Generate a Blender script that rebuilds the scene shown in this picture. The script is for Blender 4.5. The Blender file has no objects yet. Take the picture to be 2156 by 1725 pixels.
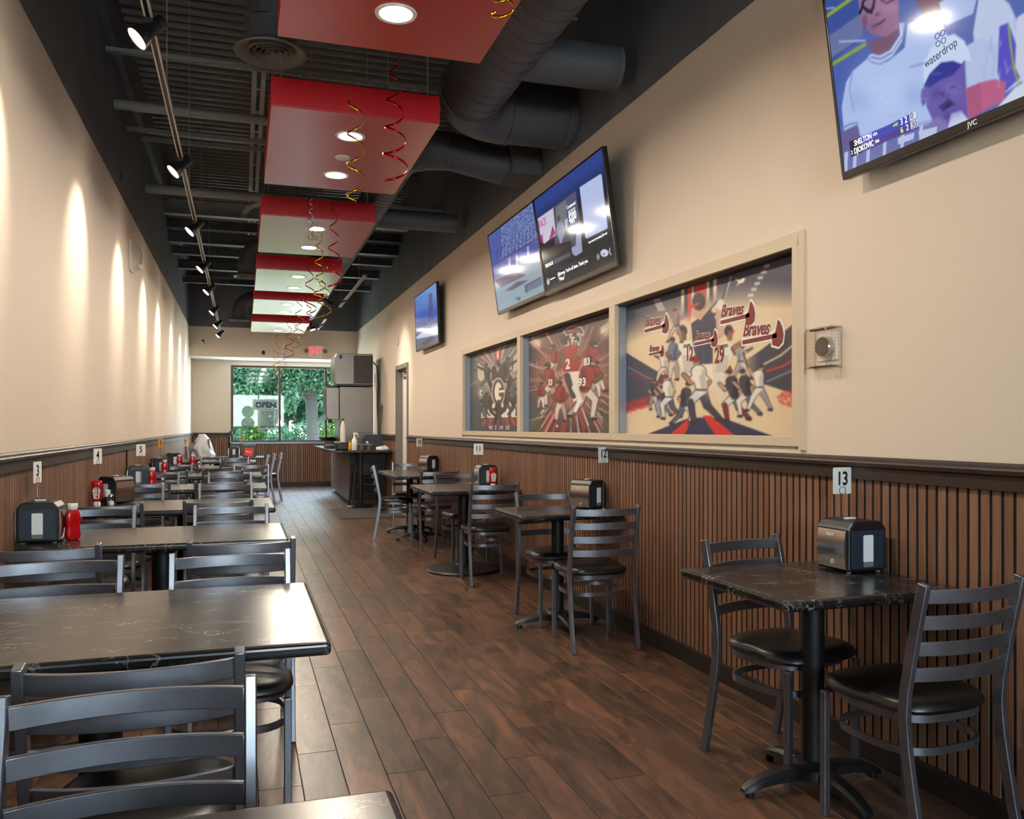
import bpy, bmesh, math, random
import numpy as np
from mathutils import Vector, Matrix, Euler

random.seed(11)
rng = np.random.default_rng(5)
sc = bpy.context.scene
col = sc.collection
PI = math.pi

# ------------------------------------------------------------------ camera
cam_d = bpy.data.cameras.new('camera')
cam = bpy.data.objects.new('camera', cam_d)
col.objects.link(cam)
cam_d.sensor_fit = 'HORIZONTAL'
cam_d.sensor_width = 36.0
cam_d.lens = 36.0 * 1770.0 / 2156.0
cam_d.shift_y = 37.5 / 2156.0
cam_d.clip_start = 0.05
cam_d.clip_end = 400
cam.location = (0, 0, 1.333)
cam.rotation_euler = (PI / 2, 0, -math.atan(568.0 / 1770.0))
sc.camera = cam

# ------------------------------------------------------------------ light and exposure
sc.view_settings.view_transform = 'Standard'
sc.view_settings.look = 'None'
sc.view_settings.gamma = 1.0
sc.view_settings.use_curve_mapping = False
sc.view_settings.exposure = 0.9
SKY = 14.0
SUN = 20.0
TRACK_W = 46.0
PANEL_W = 14.0
WARM = (1.0, 0.87, 0.70)

world = bpy.data.worlds.new('sky')
sc.world = world
world.use_nodes = True
wn = world.node_tree.nodes
wl = world.node_tree.links
wn.clear()
w_out = wn.new('ShaderNodeOutputWorld')
w_bg = wn.new('ShaderNodeBackground')
w_ramp = wn.new('ShaderNodeValToRGB')
w_tc = wn.new('ShaderNodeTexCoord')
w_sep = wn.new('ShaderNodeSeparateXYZ')
wl.new(w_tc.outputs['Generated'], w_sep.inputs[0])
wl.new(w_sep.outputs['Z'], w_ramp.inputs[0])
w_ramp.color_ramp.elements[0].color = (0.90, 0.96, 1.0, 1)
w_ramp.color_ramp.elements[0].position = 0.0
w_ramp.color_ramp.elements[1].color = (0.42, 0.66, 1.0, 1)
w_ramp.color_ramp.elements[1].position = 0.9
w_bg.inputs['Strength'].default_value = SKY
wl.new(w_ramp.outputs[0], w_bg.inputs[0])
wl.new(w_bg.outputs[0], w_out.inputs[0])

sun_d = bpy.data.lights.new('sun', 'SUN')
sun_d.energy = SUN
sun_d.angle = 0.01
sun_d.color = (1.0, 0.95, 0.86)
sun = bpy.data.objects.new('sun', sun_d)
col.objects.link(sun)
sun.rotation_euler = Vector((0.28, 0.16, -0.94)).to_track_quat('-Z', 'Y').to_euler()

def portal(x0, x1, y, z0, z1, into):
    d = bpy.data.lights.new('daylight_portal', 'AREA')
    d.shape = 'RECTANGLE'
    d.size = x1 - x0
    d.size_y = z1 - z0
    d.cycles.is_portal = True
    o = bpy.data.objects.new('daylight_portal', d)
    col.objects.link(o)
    o.location = ((x0 + x1) / 2, y, (z0 + z1) / 2)
    o.rotation_euler = (PI / 2 * (1 if into > 0 else -1), 0, 0)
    o.rotation_euler = Vector((0, into, 0)).to_track_quat('-Z', 'Z').to_euler()
portal(-0.24, 2.32, 19.70, 1.0, 2.71, -1)
portal(-0.6, 2.0, -3.62, 1.35, 2.95, 1)

sc.cycles.max_bounces = 6
sc.cycles.diffuse_bounces = 4
sc.cycles.glossy_bounces = 3
sc.cycles.transmission_bounces = 4
sc.cycles.transparent_max_bounces = 8
sc.cycles.caustics_reflective = False
sc.cycles.caustics_refractive = False
sc.cycles.use_adaptive_sampling = True
sc.cycles.adaptive_threshold = 0.02
sc.cycles.use_denoising = True

# ------------------------------------------------------------------ room numbers
XL, XR = -1.05, 2.41
YB, YW = 18.72, 19.58          # bulkhead, window wall
YK = -3.5                       # wall behind the camera
ZP = 3.444                      # paint line cream / black
ZC = 4.95                       # metal deck
ZT = 0.775                      # table height

# ------------------------------------------------------------------ colours and materials
def lin(c):
    return tuple((v / 12.92) if v <= 0.04045 else ((v + 0.055) / 1.055) ** 2.4 for v in c)
def rgb(r, g, b):
    return lin((r / 255.0, g / 255.0, b / 255.0))

class NT:
    """small helper around a node tree"""
    def __init__(s, m):
        m.use_nodes = True
        s.t = m.node_tree
        s.n = s.t.nodes
        s.l = s.t.links
        s.b = s.n['Principled BSDF']
        s.out = s.n['Material Output']
    def new(s, k, **kw):
        n = s.n.new(k)
        for a, v in kw.items():
            setattr(n, a, v)
        return n
    def link(s, a, b):
        s.l.new(a, b)
    def math(s, op, a, b=None, clamp=False):
        n = s.new('ShaderNodeMath', operation=op, use_clamp=clamp)
        for i, v in enumerate((a, b)):
            if v is None:
                continue
            if isinstance(v, (int, float)):
                n.inputs[i].default_value = v
            else:
                s.link(v, n.inputs[i])
        return n.outputs[0]
    def noise(s, vec, scale, detail=3, rough=0.5, dist=0.0):
        n = s.new('ShaderNodeTexNoise')
        n.inputs['Scale'].default_value = scale
        n.inputs['Detail'].default_value = detail
        n.inputs['Roughness'].default_value = rough
        n.inputs['Distortion'].default_value = dist
        if vec is not None:
            s.link(vec, n.inputs['Vector'])
        return n.outputs['Fac']
    def ramp(s, fac, stops):
        n = s.new('ShaderNodeValToRGB')
        e = n.color_ramp.elements
        while len(e) < len(stops):
            e.new(0.5)
        for i, (p, c) in enumerate(stops):
            e[i].position = p
            e[i].color = (*c, 1) if len(c) == 3 else c
        s.link(fac, n.inputs[0])
        return n.outputs[0]
    def mix(s, fac, a, b):
        n = s.new('ShaderNodeMix', data_type='RGBA')
        for i, v in ((0, fac), (6, a), (7, b)):
            if isinstance(v, (int, float)):
                n.inputs[i].default_value = v
            elif isinstance(v, tuple):
                n.inputs[i].default_value = (*v, 1)
            else:
                s.link(v, n.inputs[i])
        return n.outputs[2]
    def mapping(s, vec, scale, loc=None):
        n = s.new('ShaderNodeMapping')
        s.link(vec, n.inputs['Vector'])
        n.inputs['Scale'].default_value = scale
        if loc is not None:
            s.link(loc, n.inputs['Location'])
        return n.outputs[0]
    def bump(s, height, strength, dist=0.01):
        n = s.new('ShaderNodeBump')
        n.inputs['Strength'].default_value = strength
        n.inputs['Distance'].default_value = dist
        s.link(height, n.inputs['Height'])
        s.link(n.outputs[0], s.b.inputs['Normal'])
    def pos(s):
        return s.new('ShaderNodeNewGeometry').outputs['Position']
    def obj(s):
        return s.new('ShaderNodeTexCoord').outputs['Object']

MATS = {}
def mat(name, base=(0.5, 0.5, 0.5), rough=0.5, metal=0.0, bump=0.0, bscale=60.0, var=0.0, emit=None, estr=0.0, **kw):
    m = bpy.data.materials.new(name)
    nt = NT(m)
    b = nt.b
    b.inputs['Base Color'].default_value = (*base, 1)
    b.inputs['Roughness'].default_value = rough
    b.inputs['Metallic'].default_value = metal
    for k, v in kw.items():
        b.inputs[k.replace('_', ' ')].default_value = v
    if emit is not None:
        b.inputs['Emission Color'].default_value = (*emit, 1)
        b.inputs['Emission Strength'].default_value = estr
    v = nt.obj()
    if var > 0:
        f = nt.noise(v, bscale * 0.2, 4)
        c0 = tuple(x * (1 - var) for x in base)
        c1 = tuple(min(1, x * (1 + var)) for x in base)
        nt.link(nt.ramp(f, [(0.3, c0), (0.7, c1)]), b.inputs['Base Color'])
    if bump > 0:
        nt.bump(nt.noise(v, bscale, 3), bump, 0.004)
    MATS[name] = m
    return m

def wall_paint(name, cream):
    """orange-peel painted drywall, black above the paint line"""
    m = bpy.data.materials.new(name)
    nt = NT(m)
    p = nt.pos()
    sep = nt.new('ShaderNodeSeparateXYZ')
    nt.link(p, sep.inputs[0])
    wob = nt.math('MULTIPLY', nt.noise(p, 3.0, 2), 0.014)
    zz = nt.math('ADD', sep.outputs['Z'], wob)
    f = nt.math('GREATER_THAN', zz, ZP + 0.007)
    blk = nt.ramp(nt.noise(p, 2.5, 4), [(0.3, rgb(88, 91, 98)), (0.7, rgb(104, 107, 115))])
    crm = nt.ramp(nt.noise(p, 1.3, 3), [(0.3, tuple(x * 0.97 for x in cream)), (0.7, cream)])
    nt.link(nt.mix(f, crm, blk), nt.b.inputs['Base Color'])
    nt.b.inputs['Roughness'].default_value = 0.62
    n2 = nt.noise(p, 75, 3, 0.6)
    n3 = nt.noise(p, 28, 2, 0.5)
    nt.bump(nt.math('ADD', n2, n3), 0.22, 0.004)
    MATS[name] = m
    return m
wall_paint('wall_cream', rgb(223, 208, 192))

def make_floor():
    m = bpy.data.materials.new('floor_tile')
    nt = NT(m)
    p = nt.pos()
    oi = nt.new('ShaderNodeObjectInfo').outputs['Random']
    ri = nt.new('ShaderNodeNewGeometry').outputs['Random Per Island']
    r = nt.math('FRACT', nt.math('ADD', nt.math('MULTIPLY', oi, 7.31), nt.math('MULTIPLY', ri, 3.77)))
    comb = nt.new('ShaderNodeCombineXYZ')
    nt.link(nt.math('MULTIPLY', r, 37.0), comb.inputs[0])
    nt.link(nt.math('MULTIPLY', r, 91.0), comb.inputs[1])
    v = nt.mapping(p, (1, 1, 1), comb.outputs[0])
    v1 = nt.mapping(v, (5.0, 1.3, 1.0))
    big = nt.noise(v1, 1.6, 3, 0.5, 1.6)
    v2 = nt.mapping(v, (26.0, 2.2, 1.0))
    v3 = nt.mapping(v, (16.0, 2.6, 1.0))
    fig = nt.noise(v3, 1.3, 3, 0.55, 2.2)
    fine = nt.noise(v2, 6.0, 4, 0.65, 0.6)
    k = nt.math('ADD', nt.math('MULTIPLY', big, 0.62), nt.math('MULTIPLY', fig, 0.34))
    k = nt.math('ADD', k, nt.math('MULTIPLY', fine, 0.09))
    k = nt.math('ADD', k, -0.04)
    k = nt.math('ADD', k, nt.math('MULTIPLY', r, 0.13))
    c = nt.ramp(k, [(0.34, rgb(52, 40, 33)), (0.50, rgb(78, 58, 46)), (0.62, rgb(102, 73, 56)), (0.80, rgb(136, 90, 64))])
    nt.link(c, nt.b.inputs['Base Color'])
    nt.b.inputs['Roughness'].default_value = 0.40
    rr = nt.ramp(fine, [(0.3, (0.27,) * 3), (0.7, (0.40,) * 3)])
    nt.link(rr, nt.b.inputs['Roughness'])
    nt.bump(fine, 0.10, 0.002)
    MATS['floor_tile'] = m
make_floor()

def make_slat():
    m = bpy.data.materials.new('slat_wood')
    nt = NT(m)
    p = nt.pos()
    oi = nt.new('ShaderNodeObjectInfo').outputs['Random']
    ri = nt.new('ShaderNodeNewGeometry').outputs['Random Per Island']
    r = nt.math('FRACT', nt.math('ADD', nt.math('MULTIPLY', oi, 5.3), nt.math('MULTIPLY', ri, 3.7)))
    v = nt.mapping(p, (60.0, 60.0, 3.0))
    g = nt.noise(v, 1.4, 4, 0.6, 0.4)
    k = nt.math('ADD', nt.math('MULTIPLY', g, 0.7), nt.math('MULTIPLY', r, 0.3))
    c = nt.ramp(k, [(0.25, rgb(104, 72, 54)), (0.55, rgb(130, 93, 71)), (0.8, rgb(150, 112, 88))])
    nt.link(c, nt.b.inputs['Base Color'])
    nt.b.inputs['Roughness'].default_value = 0.45
    MATS['slat_wood'] = m
make_slat()

def make_marble():
    m = bpy.data.materials.new('black_marble')
    nt = NT(m)
    o = nt.obj()
    oi = nt.new('ShaderNodeObjectInfo').outputs['Random']
    comb = nt.new('ShaderNodeCombineXYZ')
    nt.link(nt.math('MULTIPLY', oi, 23.0), comb.inputs[0])
    nt.link(nt.math('MULTIPLY', oi, 57.0), comb.inputs[1])
    v = nt.mapping(o, (1.0, 1.6, 1.0), comb.outputs[0])
    n1 = nt.noise(v, 8.0, 5, 0.6, 1.4)
    a = nt.math('ABSOLUTE', nt.math('SUBTRACT', n1, 0.5))
    vein = nt.math('SUBTRACT', 1.0, nt.math('MULTIPLY', a, 60.0), clamp=True)
    gate = nt.ramp(nt.noise(v, 6.5, 3), [(0.46, (0, 0, 0)), (0.62, (1, 1, 1))])
    f = nt.math('MULTIPLY', vein, gate)
    n2 = nt.noise(v, 11.0, 4, 0.6, 0.8)
    a2 = nt.math('ABSOLUTE', nt.math('SUBTRACT', n2, 0.47))
    v2 = nt.math('MULTIPLY', nt.math('SUBTRACT', 1.0, nt.math('MULTIPLY', a2, 90.0), clamp=True), 0.35)
    f = nt.math('MAXIMUM', f, nt.math('MULTIPLY', v2, gate))
    basec = nt.ramp(nt.noise(v, 2.2, 3), [(0.3, rgb(16, 15, 17)), (0.75, rgb(32, 30, 31))])
    nt.link(nt.mix(nt.math('MULTIPLY', f, 0.7), basec, rgb(170, 166, 162)), nt.b.inputs['Base Color'])
    nt.b.inputs['Roughness'].default_value = 0.24
    nt.b.inputs['IOR'].default_value = 1.6
    nt.bump(nt.noise(o, 130, 2), 0.03, 0.002)
    MATS['black_marble'] = m
make_marble()

def make_gunmetal(name, c0, c1, rough):
    m = bpy.data.materials.new(name)
    nt = NT(m)
    o = nt.obj()
    f = nt.noise(o, 7.0, 4, 0.6, 0.5)
    nt.link(nt.ramp(f, [(0.3, c0), (0.7, c1)]), nt.b.inputs['Base Color'])
    nt.b.inputs['Metallic'].default_value = 0.85
    nt.link(nt.ramp(f, [(0.3, (rough - 0.02,) * 3), (0.7, (rough + 0.03,) * 3)]), nt.b.inputs['Roughness'])
    MATS[name] = m
make_gunmetal('gunmetal', rgb(116, 117, 125), rgb(134, 135, 144), 0.33)

def attr_mat(name, emission=False, rough=0.45, strength=1.0):
    m = bpy.data.materials.new(name)
    nt = NT(m)
    a = nt.new('ShaderNodeAttribute', attribute_name='Col')
    if emission:
        nt.b.inputs['Base Color'].default_value = (0.01, 0.01, 0.012, 1)
        nt.link(a.outputs['Color'], nt.b.inputs['Emission Color'])
        nt.b.inputs['Emission Strength'].default_value = strength
        nt.b.inputs['Specular IOR Level'].default_value = 0.22
    else:
        nt.link(a.outputs['Color'], nt.b.inputs['Base Color'])
    nt.b.inputs['Roughness'].default_value = rough
    MATS[name] = m
attr_mat('screen_image', True, 0.10, 0.46)
attr_mat('poster_print', False, 0.42)

def glass_mat(name, tint, fres=1.5, mixv=None):
    m = bpy.data.materials.new(name)
    nt = NT(m)
    t = nt.new('ShaderNodeBsdfTransparent')
    t.inputs[0].default_value = (*tint, 1)
    g = nt.new('ShaderNodeBsdfGlossy')
    g.inputs['Roughness'].default_value = 0.02
    mx = nt.new('ShaderNodeMixShader')
    fr = nt.new('ShaderNodeLayerWeight')
    fr.inputs['Blend'].default_value = 0.5
    k = nt.math('POWER', fr.outputs['Facing'], 4.0)
    nt.link(nt.math('ADD', nt.math('MULTIPLY', k, 0.85 if fres < 1.55 else 0.30), 0.05, clamp=True), mx.inputs[0])
    nt.link(t.outputs[0], mx.inputs[1])
    nt.link(g.outputs[0], mx.inputs[2])
    nt.link(mx.outputs[0], nt.out.inputs[0])
    MATS[name] = m
glass_mat('window_glass', (0.86, 0.95, 0.92))
glass_mat('clear_plastic', (0.985, 0.98, 0.97), 1.6)

mat('black_paint', rgb(66, 67, 71), 0.55, var=0.12, bscale=30)
mat('deck_paint', rgb(92, 87, 82), 0.55, var=0.12, bscale=20)
mat('duct_paint', rgb(84, 85, 91), 0.5, var=0.10, bscale=18)
mat('steel_beam', rgb(140, 139, 134), 0.5, var=0.12, bscale=20)
mat('soffit_white', rgb(235, 236, 230), 0.6)
mat('rail_brown', rgb(52, 40, 33), 0.38, var=0.15, bscale=25)
mat('felt_black', rgb(14, 12, 12), 0.9)
mat('base_black', rgb(34, 28, 26), 0.5)
mat('grout', rgb(38, 30, 26), 0.8)
mat('window_frame_paint', rgb(205, 190, 166), 0.5)
mat('aluminium', rgb(150, 158, 172), 0.38, 0.6)
mat('bronze_frame', rgb(70, 58, 54), 0.4, 0.4)
mat('white_trim', rgb(235, 235, 232), 0.5)
mat('door_frame_grey', rgb(120, 114, 112), 0.45)
mat('door_white', rgb(222, 218, 208), 0.45)
mat('red_lacquer', rgb(196, 8, 22), 0.34, Coat_Weight=1.0, Coat_Roughness=0.26, Coat_IOR=2.2)
mat('red_side', rgb(192, 10, 24), 0.4)
mat('black_metal', rgb(20, 20, 22), 0.42, bump=0.25, bscale=220)
mat('track_black', rgb(24, 24, 27), 0.35)
mat('track_white', rgb(205, 202, 196), 0.4)
mat('vinyl_black', rgb(17, 16, 17), 0.34, bump=0.05, bscale=180)
mat('chrome', rgb(205, 205, 208), 0.12, 1.0)
mat('brushed_chrome', rgb(200, 198, 194), 0.2, 1.0)
mat('stainless', rgb(128, 120, 114), 0.3, 1.0, var=0.08, bscale=10)
mat('dispenser_black', rgb(20, 21, 24), 0.35)
mat('dispenser_blue', rgb(26, 40, 56), 0.5, bump=0.1, bscale=260)
mat('napkin', rgb(225, 226, 228), 0.7, bump=0.2, bscale=120)
mat('card_white', rgb(232, 230, 228), 0.4)
mat('ink_black', rgb(18, 16, 20), 0.5)
mat('ink_white', rgb(235, 235, 235), 0.5)
mat('ketchup_red', rgb(176, 12, 18), 0.18)
mat('cap_white', rgb(236, 232, 226), 0.35)
mat('label_white', rgb(222, 218, 212), 0.45)
mat('salt', rgb(235, 233, 228), 0.6)
mat('tv_black', rgb(14, 13, 14), 0.28)
mat('tv_bezel', rgb(26, 23, 21), 0.25)
mat('tv_text', rgb(230, 230, 235), 0.5, emit=rgb(235, 238, 250), estr=0.5)
mat('tv_text_dark', rgb(30, 34, 70), 0.5, emit=rgb(40, 48, 100), estr=0.3)
mat('tv_text_yellow', rgb(230, 220, 60), 0.5, emit=rgb(225, 215, 70), estr=0.5)
mat('bulb', (1, 1, 1), 0.5, emit=(1.0, 0.88, 0.70), estr=30.0)
mat('panel_lamp', (1, 1, 1), 0.5, emit=(1.0, 0.90, 0.74), estr=12.0)
mat('exit_red', rgb(240, 40, 60), 0.4, emit=rgb(255, 60, 70), estr=1.1)
mat('plastic_white', rgb(226, 224, 218), 0.35)
mat('plastic_grey', rgb(112, 112, 108), 0.5)
mat('foil_gold', rgb(214, 170, 40), 0.16, 1.0)
mat('foil_red', rgb(190, 14, 24), 0.16, 0.9)
mat('foil_silver', rgb(220, 215, 215), 0.14, 1.0)
mat('cloth_white', rgb(232, 228, 220), 0.8, bump=0.3, bscale=60)
mat('sheet_plastic', rgb(238, 242, 246), 0.3, Transmission_Weight=0.35, IOR=1.2)
mat('cabinet_wood', rgb(104, 82, 74), 0.45, var=0.15, bscale=30)
mat('cabinet_dark', rgb(38, 34, 36), 0.5)
mat('highchair_black', rgb(26, 24, 26), 0.45)
mat('highchair_wood', rgb(92, 62, 44), 0.45, var=0.12, bscale=20)
mat('menu_navy', rgb(40, 40, 66), 0.5, bump=0.15, bscale=120)
mat('mat_grey', rgb(62, 58, 53), 0.95, bump=0.6, bscale=300)
mat('card_red', rgb(222, 52, 42), 0.5)
mat('card_orange', rgb(196, 140, 70), 0.5)
mat('hose_grey', rgb(92, 82, 72), 0.5)
mat('yellow_plastic', rgb(228, 170, 30), 0.4)
def film_mat(name, c, cover):
    m = bpy.data.materials.new(name)
    nt = NT(m)
    t = nt.new('ShaderNodeBsdfTransparent')
    d = nt.new('ShaderNodeBsdfDiffuse')
    d.inputs[0].default_value = (*c, 1)
    mx = nt.new('ShaderNodeMixShader')
    mx.inputs[0].default_value = cover
    nt.link(t.outputs[0], mx.inputs[1])
    nt.link(d.outputs[0], mx.inputs[2])
    nt.link(mx.outputs[0], nt.out.inputs[0])
    MATS[name] = m
film_mat('decal_white', rgb(150, 160, 156), 0.42)
film_mat('decal_green', rgb(44, 60, 44), 0.35)
mat('bark', rgb(26, 24, 23), 0.9, bump=0.8, bscale=24, var=0.2)
mat('concrete', rgb(214, 208, 198), 0.85, var=0.08, bscale=6)
mat('grass', rgb(88, 122, 62), 0.9, var=0.25, bscale=8)
mat('cable_black', rgb(16, 16, 18), 0.5)
mat('lens_grey', rgb(70, 66, 58), 0.15)

def leaf_mat(name, c0, c1):
    m = bpy.data.materials.new(name)
    nt = NT(m)
    ri = nt.new('ShaderNodeNewGeometry').outputs['Random Per Island']
    c = nt.ramp(ri, [(0.0, c0), (1.0, c1)])
    d = nt.new('ShaderNodeBsdfDiffuse')
    t = nt.new('ShaderNodeBsdfTranslucent')
    mx = nt.new('ShaderNodeMixShader')
    mx.inputs[0].default_value = 0.4
    nt.link(c, d.inputs[0])
    nt.link(c, t.inputs[0])
    nt.link(d.outputs[0], mx.inputs[1])
    nt.link(t.outputs[0], mx.inputs[2])
    nt.link(mx.outputs[0], nt.out.inputs[0])
    MATS[name] = m
leaf_mat('leaf_green', rgb(28, 54, 42), rgb(66, 92, 68))
leaf_mat('leaf_deep', rgb(16, 36, 28), rgb(42, 66, 48))
leaf_mat('leaf_yellow', rgb(46, 70, 34), rgb(76, 98, 50))

# ------------------------------------------------------------------ mesh helpers
def box(bm, x0, x1, y0, y1, z0, z1, M=None):
    vs = [bm.verts.new(Vector(p) if M is None else M @ Vector(p)) for p in
          ((x0, y0, z0), (x1, y0, z0), (x1, y1, z0), (x0, y1, z0), (x0, y0, z1), (x1, y0, z1), (x1, y1, z1), (x0, y1, z1))]
    for f in ((0, 3, 2, 1), (4, 5, 6, 7), (0, 1, 5, 4), (1, 2, 6, 5), (2, 3, 7, 6), (3, 0, 4, 7)):
        bm.faces.new([vs[i] for i in f])
    return vs

def frame_of(d):
    d = Vector(d).normalized()
    u = Vector((0, 0, 1)) if abs(d.z) < 0.9 else Vector((1, 0, 0))
    a = d.cross(u).normalized()
    return a, a.cross(d).normalized()

def cyl(bm, p0, p1, r0, r1=None, n=16, caps=True):
    r1 = r0 if r1 is None else r1
    p0, p1 = Vector(p0), Vector(p1)
    a, b = frame_of(p1 - p0)
    rings = []
    for p, r in ((p0, r0), (p1, r1)):
        rings.append([bm.verts.new(p + (a * math.cos(2 * PI * i / n) + b * math.sin(2 * PI * i / n)) * r) for i in range(n)])
    for i in range(n):
        bm.faces.new((rings[0][i], rings[0][(i + 1) % n], rings[1][(i + 1) % n], rings[1][i]))
    if caps:
        bm.faces.new(list(reversed(rings[0])))
        bm.faces.new(rings[1])

def sweep(bm, pts, prof, up=None, closed=False, caps=True):
    """sweep a 2-D profile [(a,b)] along points; a along side, b along up"""
    pts = [Vector(p) for p in pts]
    n = len(pts)
    rings = []
    last = None
    for i, p in enumerate(pts):
        if closed:
            t = pts[(i + 1) % n] - pts[i - 1]
        else:
            t = pts[min(i + 1, n - 1)] - pts[max(i - 1, 0)]
        t.normalize()
        if up is not None:
            b = Vector(up)
            a = t.cross(b)
            if a.length < 1e-6:
                a = Vector((1, 0, 0))
            a.normalize()
            b = a.cross(t).normalized()
        else:
            if last is None:
                a, b = frame_of(t)
            else:
                a = last - t * last.dot(t)
                a.normalize()
                b = t.cross(a) * -1
                b = a.cross(t)
            last = a
        rings.append([bm.verts.new(p + a * u + b * v) for u, v in prof])
    m = len(prof)
    for i in range(n if closed else n - 1):
        r0, r1 = rings[i], rings[(i + 1) % n]
        for j in range(m):
            bm.faces.new((r0[j], r0[(j + 1) % m], r1[(j + 1) % m], r1[j]))
    if caps and not closed:
        bm.faces.new(list(reversed(rings[0])))
        bm.faces.new(rings[-1])

def circ(r, n=10):
    return [(r * math.cos(2 * PI * i / n), r * math.sin(2 * PI * i / n)) for i in range(n)]
def rect(w, h):
    return [(-w / 2, -h / 2), (w / 2, -h / 2), (w / 2, h / 2), (-w / 2, h / 2)]

def lathe(bm, prof, n=24, c=(0, 0, 0), axis='z', loop=False):
    """prof: [(r, h)]"""
    c = Vector(c)
    rings = []
    for r, h in prof:
        ring = []
        for i in range(n):
            q = 2 * PI * i / n
            if axis == 'z':
                v = Vector((r * math.cos(q), r * math.sin(q), h))
            elif axis == 'y':
                v = Vector((r * math.cos(q), h, r * math.sin(q)))
            else:
                v = Vector((h, r * math.cos(q), r * math.sin(q)))
            ring.append(bm.verts.new(c + v))
        rings.append(ring)
    for a, b in zip(rings, rings[1:] + rings[:1] if loop else rings[1:]):
        for i in range(n):
            bm.faces.new((a[i], a[(i + 1) % n], b[(i + 1) % n], b[i]))
    if loop:
        return
    if prof[0][0] > 1e-5:
        bm.faces.new(list(reversed(rings[0])))
    if prof[-1][0] > 1e-5:
        bm.faces.new(rings[-1])

def prism(bm, poly, axis, a0, a1):
    """extrude a polygon of (u,v) along an axis: x->(y,z) y->(x,z) z->(x,y)"""
    def P(u, v, a):
        return {'x': (a, u, v), 'y': (u, a, v), 'z': (u, v, a)}[axis]
    A = [bm.verts.new(P(u, v, a0)) for u, v in poly]
    B = [bm.verts.new(P(u, v, a1)) for u, v in poly]
    n = len(poly)
    for i in range(n):
        bm.faces.new((A[i], A[(i + 1) % n], B[(i + 1) % n], B[i]))
    bm.faces.new(list(reversed(A)))
    bm.faces.new(B)

def rrect(x0, x1, y0, y1, r, n=4):
    out = []
    for cx, cy, a0 in ((x1 - r, y1 - r, 0), (x0 + r, y1 - r, 90), (x0 + r, y0 + r, 180), (x1 - r, y0 + r, 270)):
        for i in range(n + 1):
            a = math.radians(a0 + 90 * i / n)
            out.append((cx + r * math.cos(a), cy + r * math.sin(a)))
    return out

def obj(name, bm, m, parent=None, smooth=False, bevel=0.0, seg=2, loc=None, rot=None):
    bmesh.ops.remove_doubles(bm, verts=bm.verts, dist=1e-6)
    bmesh.ops.recalc_face_normals(bm, faces=bm.faces)
    me = bpy.data.meshes.new(name)
    bm.to_mesh(me)
    bm.free()
    if smooth:
        me.polygons.foreach_set('use_smooth', [True] * len(me.polygons))
        try:
            me.set_sharp_from_angle(angle=math.radians(38))
        except Exception:
            pass
    me.materials.append(MATS[m])
    o = bpy.data.objects.new(name, me)
    col.objects.link(o)
    if bevel > 0:
        md = o.modifiers.new('bevel', 'BEVEL')
        md.width = bevel
        md.segments = seg
        md.limit_method = 'ANGLE'
        md.angle_limit = math.radians(40)
        md.harden_normals = False
    if parent is not None:
        o.parent = parent
    if loc is not None:
        o.location = loc
    if rot is not None:
        o.rotation_euler = rot
    return o

def tag(o, label, cat, group=None, kind=None):
    o['label'] = label
    o['category'] = cat
    if group:
        o['group'] = group
    if kind:
        o['kind'] = kind
    return o

def thing(name, label, cat, loc=(0, 0, 0), rot=(0, 0, 0), group=None):
    o = bpy.data.objects.new(name, None)
    o.empty_display_size = 0.1
    col.objects.link(o)
    o.location = loc
    o.rotation_euler = rot
    return tag(o, label, cat, group)

def struct(o, label, cat):
    return tag(o, label, cat, kind='structure')

def dup(root, loc, rot, label, group=None):
    r = root.copy()
    col.objects.link(r)
    r.location = loc
    r.rotation_euler = rot
    r['label'] = label
    if group:
        r['group'] = group
    for ch in list(root.children):
        c = ch.copy()
        col.objects.link(c)
        c.parent = r
        for g in ch.children:
            d = g.copy()
            col.objects.link(d)
            d.parent = c
    return r

def B():
    return bmesh.new()
def bx(*a):
    bm = bmesh.new()
    box(bm, *a)
    return bm

# ---- text meshes made up front, while the scene is still empty
def text_meshes(specs):
    objs = []
    for key, body, size, kw in specs:
        cu = bpy.data.curves.new('t', 'FONT')
        cu.body = body
        cu.size = size
        cu.align_x = 'CENTER'
        cu.align_y = 'CENTER'
        cu.extrude = kw.get('ext', 0.0004)
        cu.shear = kw.get('shear', 0.0)
        cu.offset = kw.get('bold', 0.0)
        cu.resolution_u = kw.get('res', 3)
        cu.space_character = kw.get('sp', 1.0)
        if kw.get('outline'):
            cu.fill_mode = 'NONE'
            cu.bevel_depth = kw['outline']
            cu.bevel_resolution = 0
            cu.extrude = 0
        o = bpy.data.objects.new('t', cu)
        col.objects.link(o)
        objs.append((key, o, kw))
    dg = bpy.context.evaluated_depsgraph_get()
    out = {}
    for key, o, kw in objs:
        me = bpy.data.meshes.new_from_object(o.evaluated_get(dg))
        sx = kw.get('sx', 1.0)
        for v in me.vertices:
            x, y, z = v.co
            v.co = (x * sx, -z, y)          # faces local -y, reads along +x
        out[key] = me
    for key, o, kw in objs:
        cu = o.data
        bpy.data.objects.remove(o)
        bpy.data.curves.remove(cu)
    return out
TS = []
for n in ('2', '3', '4', '5', '6', '7', '8', '9', '10', '11', '12', '13'):
    TS.append(('num' + n, n, 0.078, dict(bold=0.0016, sx=0.80, sp=0.95)))
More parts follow.
